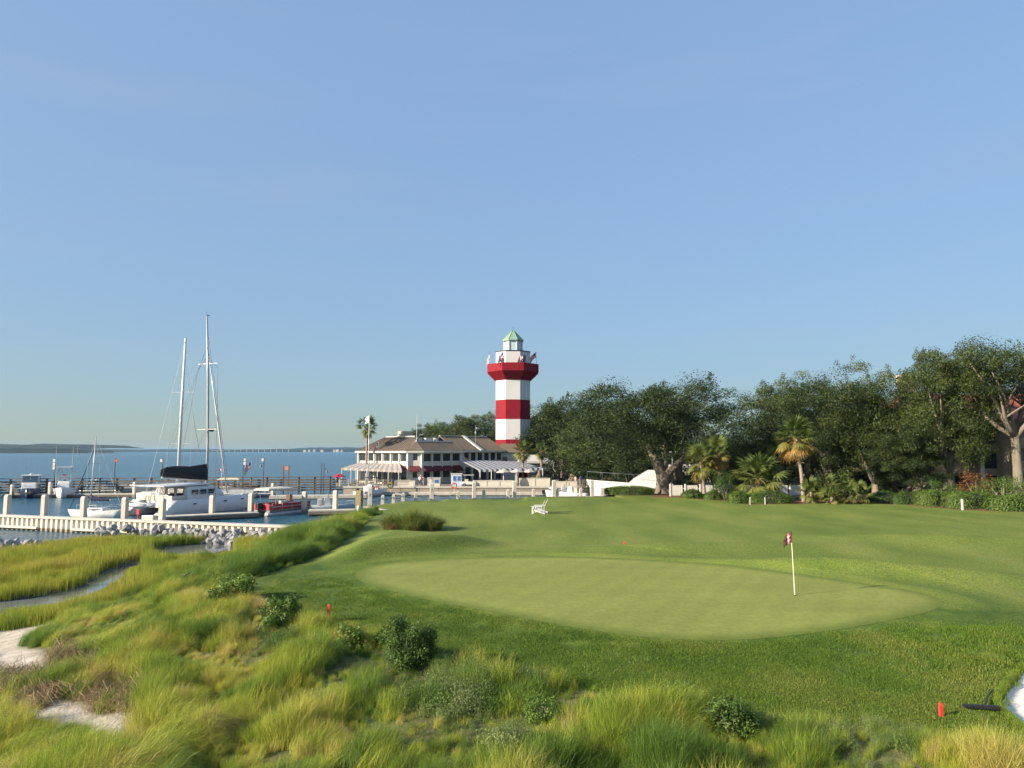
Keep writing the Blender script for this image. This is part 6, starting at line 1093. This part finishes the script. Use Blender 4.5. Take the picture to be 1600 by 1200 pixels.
# ================================================================== SMALL THINGS ON THE LAWN
def chair(label, px, by, rz):
    p = gp(px, by, LZ); t = thing('adirondack_chair', label, 'chair', (p.x, p.y, gz(p.x, p.y)), R(rz), 'white lawn chairs'); CW = WHITE
    for k in range(6): MB().box((.28 - .115 * k, 0, .40 - .035 * k), (.10, .56, .025)).build('seat_slat', CW, t)
    for k in range(5):
        yy = -.24 + .12 * k; hh = .98 - .05 * abs(k - 2); m = MB(); a = Vector((-.30, yy, .22)); b = Vector((-.30 - hh * .42, yy * 1.15, .22 + hh * .88)); m.bar(a, b, .10, .025); m.build('back_slat', CW, t)
    for s in (-1, 1):
        MB().bb(.24, .33, s * .33 - .02, s * .33 + .02, 0, .56).build('front_leg', CW, t); m = MB(); m.bar((.30, s * .29, .36), (-.72, s * .29, .03), .03, .12); m.build('side_rail', CW, t); MB().bb(-.5, .42, s * .35 - .07, s * .35 + .07, .56, .585).build('armrest', CW, t); m = MB(); m.bar((-.42, s * .30, .1), (-.46, s * .3, .56), .03, .08); m.build('arm_support', CW, t)
    MB().bb(.3, .33, -.31, .31, .3, .40).build('front_apron', CW, t); m = MB(); m.bar((-.50, -.32, .62), (-.50, .32, .62), .03, .07); m.build('back_brace', CW, t)
chair('white slatted lawn chair alone on the lawn, the one toward the golf green', 838, 804, 172); chair('white slatted lawn chair alone on the lawn, the one toward the harbor posts', 842.5, 801.5, 176)
b = gp(1242, 930.5, 1.8); b.z = gz(b.x, b.y); fl = thing('golf_flagstick', 'golf flagstick with small red and white plaid flag on the putting green', 'flagstick', b); tp = Vector((-.05, 0, 2.18)); MB().tube([(0, 0, -.02), tp * .5, tp], [.017, .014, .012], 6).build('stick', mat('stick_paint', (.72, .70, .50), .5), fl); MB().tube([tp - Vector((0, 0, .38)), tp + Vector((0, 0, .02))], .018, 6).build('flag_sleeve', mat('maroon_sleeve', (.12, .015, .02), .7), fl); flag_cloth(fl, tp - Vector((.01, 0, .19)), .42, .33, 'plaid', .55, R(185)); MB().cyl((0, 0, -.02), .054, .036, 14).build('hole_cup', DARK, fl)
def stake(label, px, topy, by, mt, z=LZ, w_=.07, name='course_stake', cat='stake'):
    p = gp(px, by, z); zz = gz(p.x, p.y); h = zat(topy, p.y) - zat(by, p.y); t = thing(name, label, cat, (p.x, p.y, zz)); MB().bb(-w_ / 2, w_ / 2, -w_ / 2, w_ / 2, -.15, h - .03).build('shaft', mt, t); MB().box((0, 0, h - .01), (w_, w_, .04), top=.6).build('tip', mt, t)
FRED = mat('red_stake_paint', (.62, .05, .03), .5, .05); stake('red hazard stake beside the glossy rounded bush', 513, 950, 977, FRED, 1.6, .075); stake('red hazard stake in the grass bank below the ornamental clump', 426, 872, 887, FRED, 1.5, .055); stake('red hazard stake beside the bunker rake', 1471, 1104, 1124, FRED, 1.65, .06); stake('tiny red marker on the far lawn', 976, 854.5, 858.5, FRED, LZ, .1, 'lawn_marker', 'marker')
stake('white stake in front of the long domed hedge, on the oak side', 1172, 777, 789, WHITE, LZ, .065); stake('white stake in front of the long domed hedge, on the golden palm side', 1195.5, 777, 788.5, WHITE, LZ, .065); stake('single broad white stake in front of the long dark hedge', 1504, 780, 797, WHITE, LZ, .13)
p = gp(1534, 1115, 1.65); rk = thing('bunker_rake', 'dark bunker rake lying on the grass beside the sand', 'rake', (p.x, p.y, gz(p.x, p.y) + .03), R(-10)); m = MB(); m.bb(-.33, .33, -.03, .03, .02, .07); m.build('head', DARK, rk); m = MB()
for k in range(12): m.bb(-.32 + k * .057, -.30 + k * .057, -.1, -.03, .02, .045)
tag(m.build('teeth', DARK, rk), kind='stuff'); MB().tube([(.08, .03, .05), (.35, .55, .06), (.7, 1.1, .05)], .018, 6).build('handle', DARK, rk)
# ================================================================== FAR SHORE
FARM = mat('far_woods', (.012, .022, .012), .95, .3, .02); 
def far_wood(name, label, d, px0, px1, hfun, dep, seed):
    x0, x1 = xat(px0, d), xat(px1, d); n = 260; V = []; F = []; g = np.random.default_rng(seed); xs = np.linspace(x0, x1, n); pxs = np.linspace(px0, px1, n)
    h = np.array([hfun(p) for p in pxs]) * (.82 + .25 * fbm(xs, xs * 0, 60 * d / 1900, seed) + .12 * vnoise(xs, xs * 0, 14 * d / 1900, seed + 3)) 
    for y, k in ((0, 0), (0, .55), (dep * .12, .85), (dep * .35, 1), (dep, .95)):
        jit = 1 + .1 * (vnoise(xs, xs * 0 + k * 90, 16 * d / 1900, seed + 7) - .5); V += [(x, d + y, k * hh * j) for x, hh, j in zip(xs, h, jit)]
    for j in range(4):
        for i in range(n - 1): a = j * n + i; F.append((a, a + 1, a + n + 1, a + n))
    me = bpy.data.meshes.new(name); me.from_pydata(V, [], F); me.materials.append(FARM); tag(link(name, me), label, 'woodland', kind='stuff')
    bm2 = MB(); bm2.bb(x0, x1, d - 6, d + 3, -.5, .35); tag(bm2.build('beach', mat('far_sand', (.3, .27, .22), .9)), kind='structure')
far_wood('wooded_island', 'dark wooded island across the sound', 1900, -300, 137, lambda p: 25 if p < 95 else 25 - (p - 95) * .27, 300, 5); far_wood('wooded_spit', 'low wooded spit trailing off the island', 2500, 125, 178, lambda p: 11, 200, 6)
far_wood('far_shore', 'hazy low wooded shoreline closing the sound', 4200, 100, 700, lambda p: 17 if p < 410 else (17 + (p - 410) * .16 if p < 470 else 27), 400, 8)
br = thing('bridge', 'long pale concrete bridge low on the hazy horizon', 'bridge', (xat(330, 3950), 3950, 0)); Lb = xat(460, 3950) - xat(330, 3950); dk = MB()
for i in range(12): t0, t1 = i / 12, (i + 1) / 12; dk.bar((Lb * t0, 0, 8 + 12 * math.sin(t0 * 2.0)), (Lb * t1, 0, 8 + 12 * math.sin(t1 * 2.0)), 12, 1.5)
dk.build('deck', CONC, br)
for i in range(1, 14): t0 = i / 14; MB().bb(Lb * t0 - 1, Lb * t0 + 1, -5, 5, -1, 6.5 + 12 * math.sin(t0 * 2.0)).build('pier', CONC, br)
for i, px in enumerate((476, 483, 491, 503, 522, 527, 534)):
    d = 4150 - i * 12; hs = thing('shore_house', 'tiny white house on the hazy far shore beyond the bridge', 'house', (xat(px, d), d, 0), 0, 'houses on the far shore'); w_ = (16, 10, 12, 14, 9, 18, 10)[i]; MB().bb(-w_ / 2, w_ / 2, -5, 5, 0, 9 + i % 3).build('wall', CONCW, hs); MB().loft([[(-w_ / 2 - 1, -6, 9 + i % 3), (w_ / 2 + 1, -6, 9 + i % 3), (w_ / 2 + 1, 6, 9 + i % 3), (-w_ / 2 - 1, 6, 9 + i % 3)], [(-w_ / 4, -.5, 13 + i % 3), (w_ / 4, -.5, 13 + i % 3), (w_ / 4, .5, 13 + i % 3), (-w_ / 4, .5, 13 + i % 3)]]).build('roof', CONC, hs)
# ================================================================== HAZE
hz = MB().bb(-9050, 9050, -350, 14050, -3.4, 36); hm = bpy.data.materials.new('air_haze'); hm.use_nodes = True; N = hm.node_tree.nodes
for n_ in [n_ for n_ in N if n_.type == 'BSDF_PRINCIPLED']: N.remove(n_)
pv = N.new('ShaderNodeVolumePrincipled'); pv.inputs['Color'].default_value = (.38, .68, 1.0, 1); pv.inputs['Density'].default_value = .00007; pv.inputs['Anisotropy'].default_value = .25
hm.node_tree.links.new(pv.outputs[0], N['Material Output'].inputs['Volume'])
tag(hz.build('haze', hm), 'thin pale haze in the air over the sound', 'haze', kind='stuff')
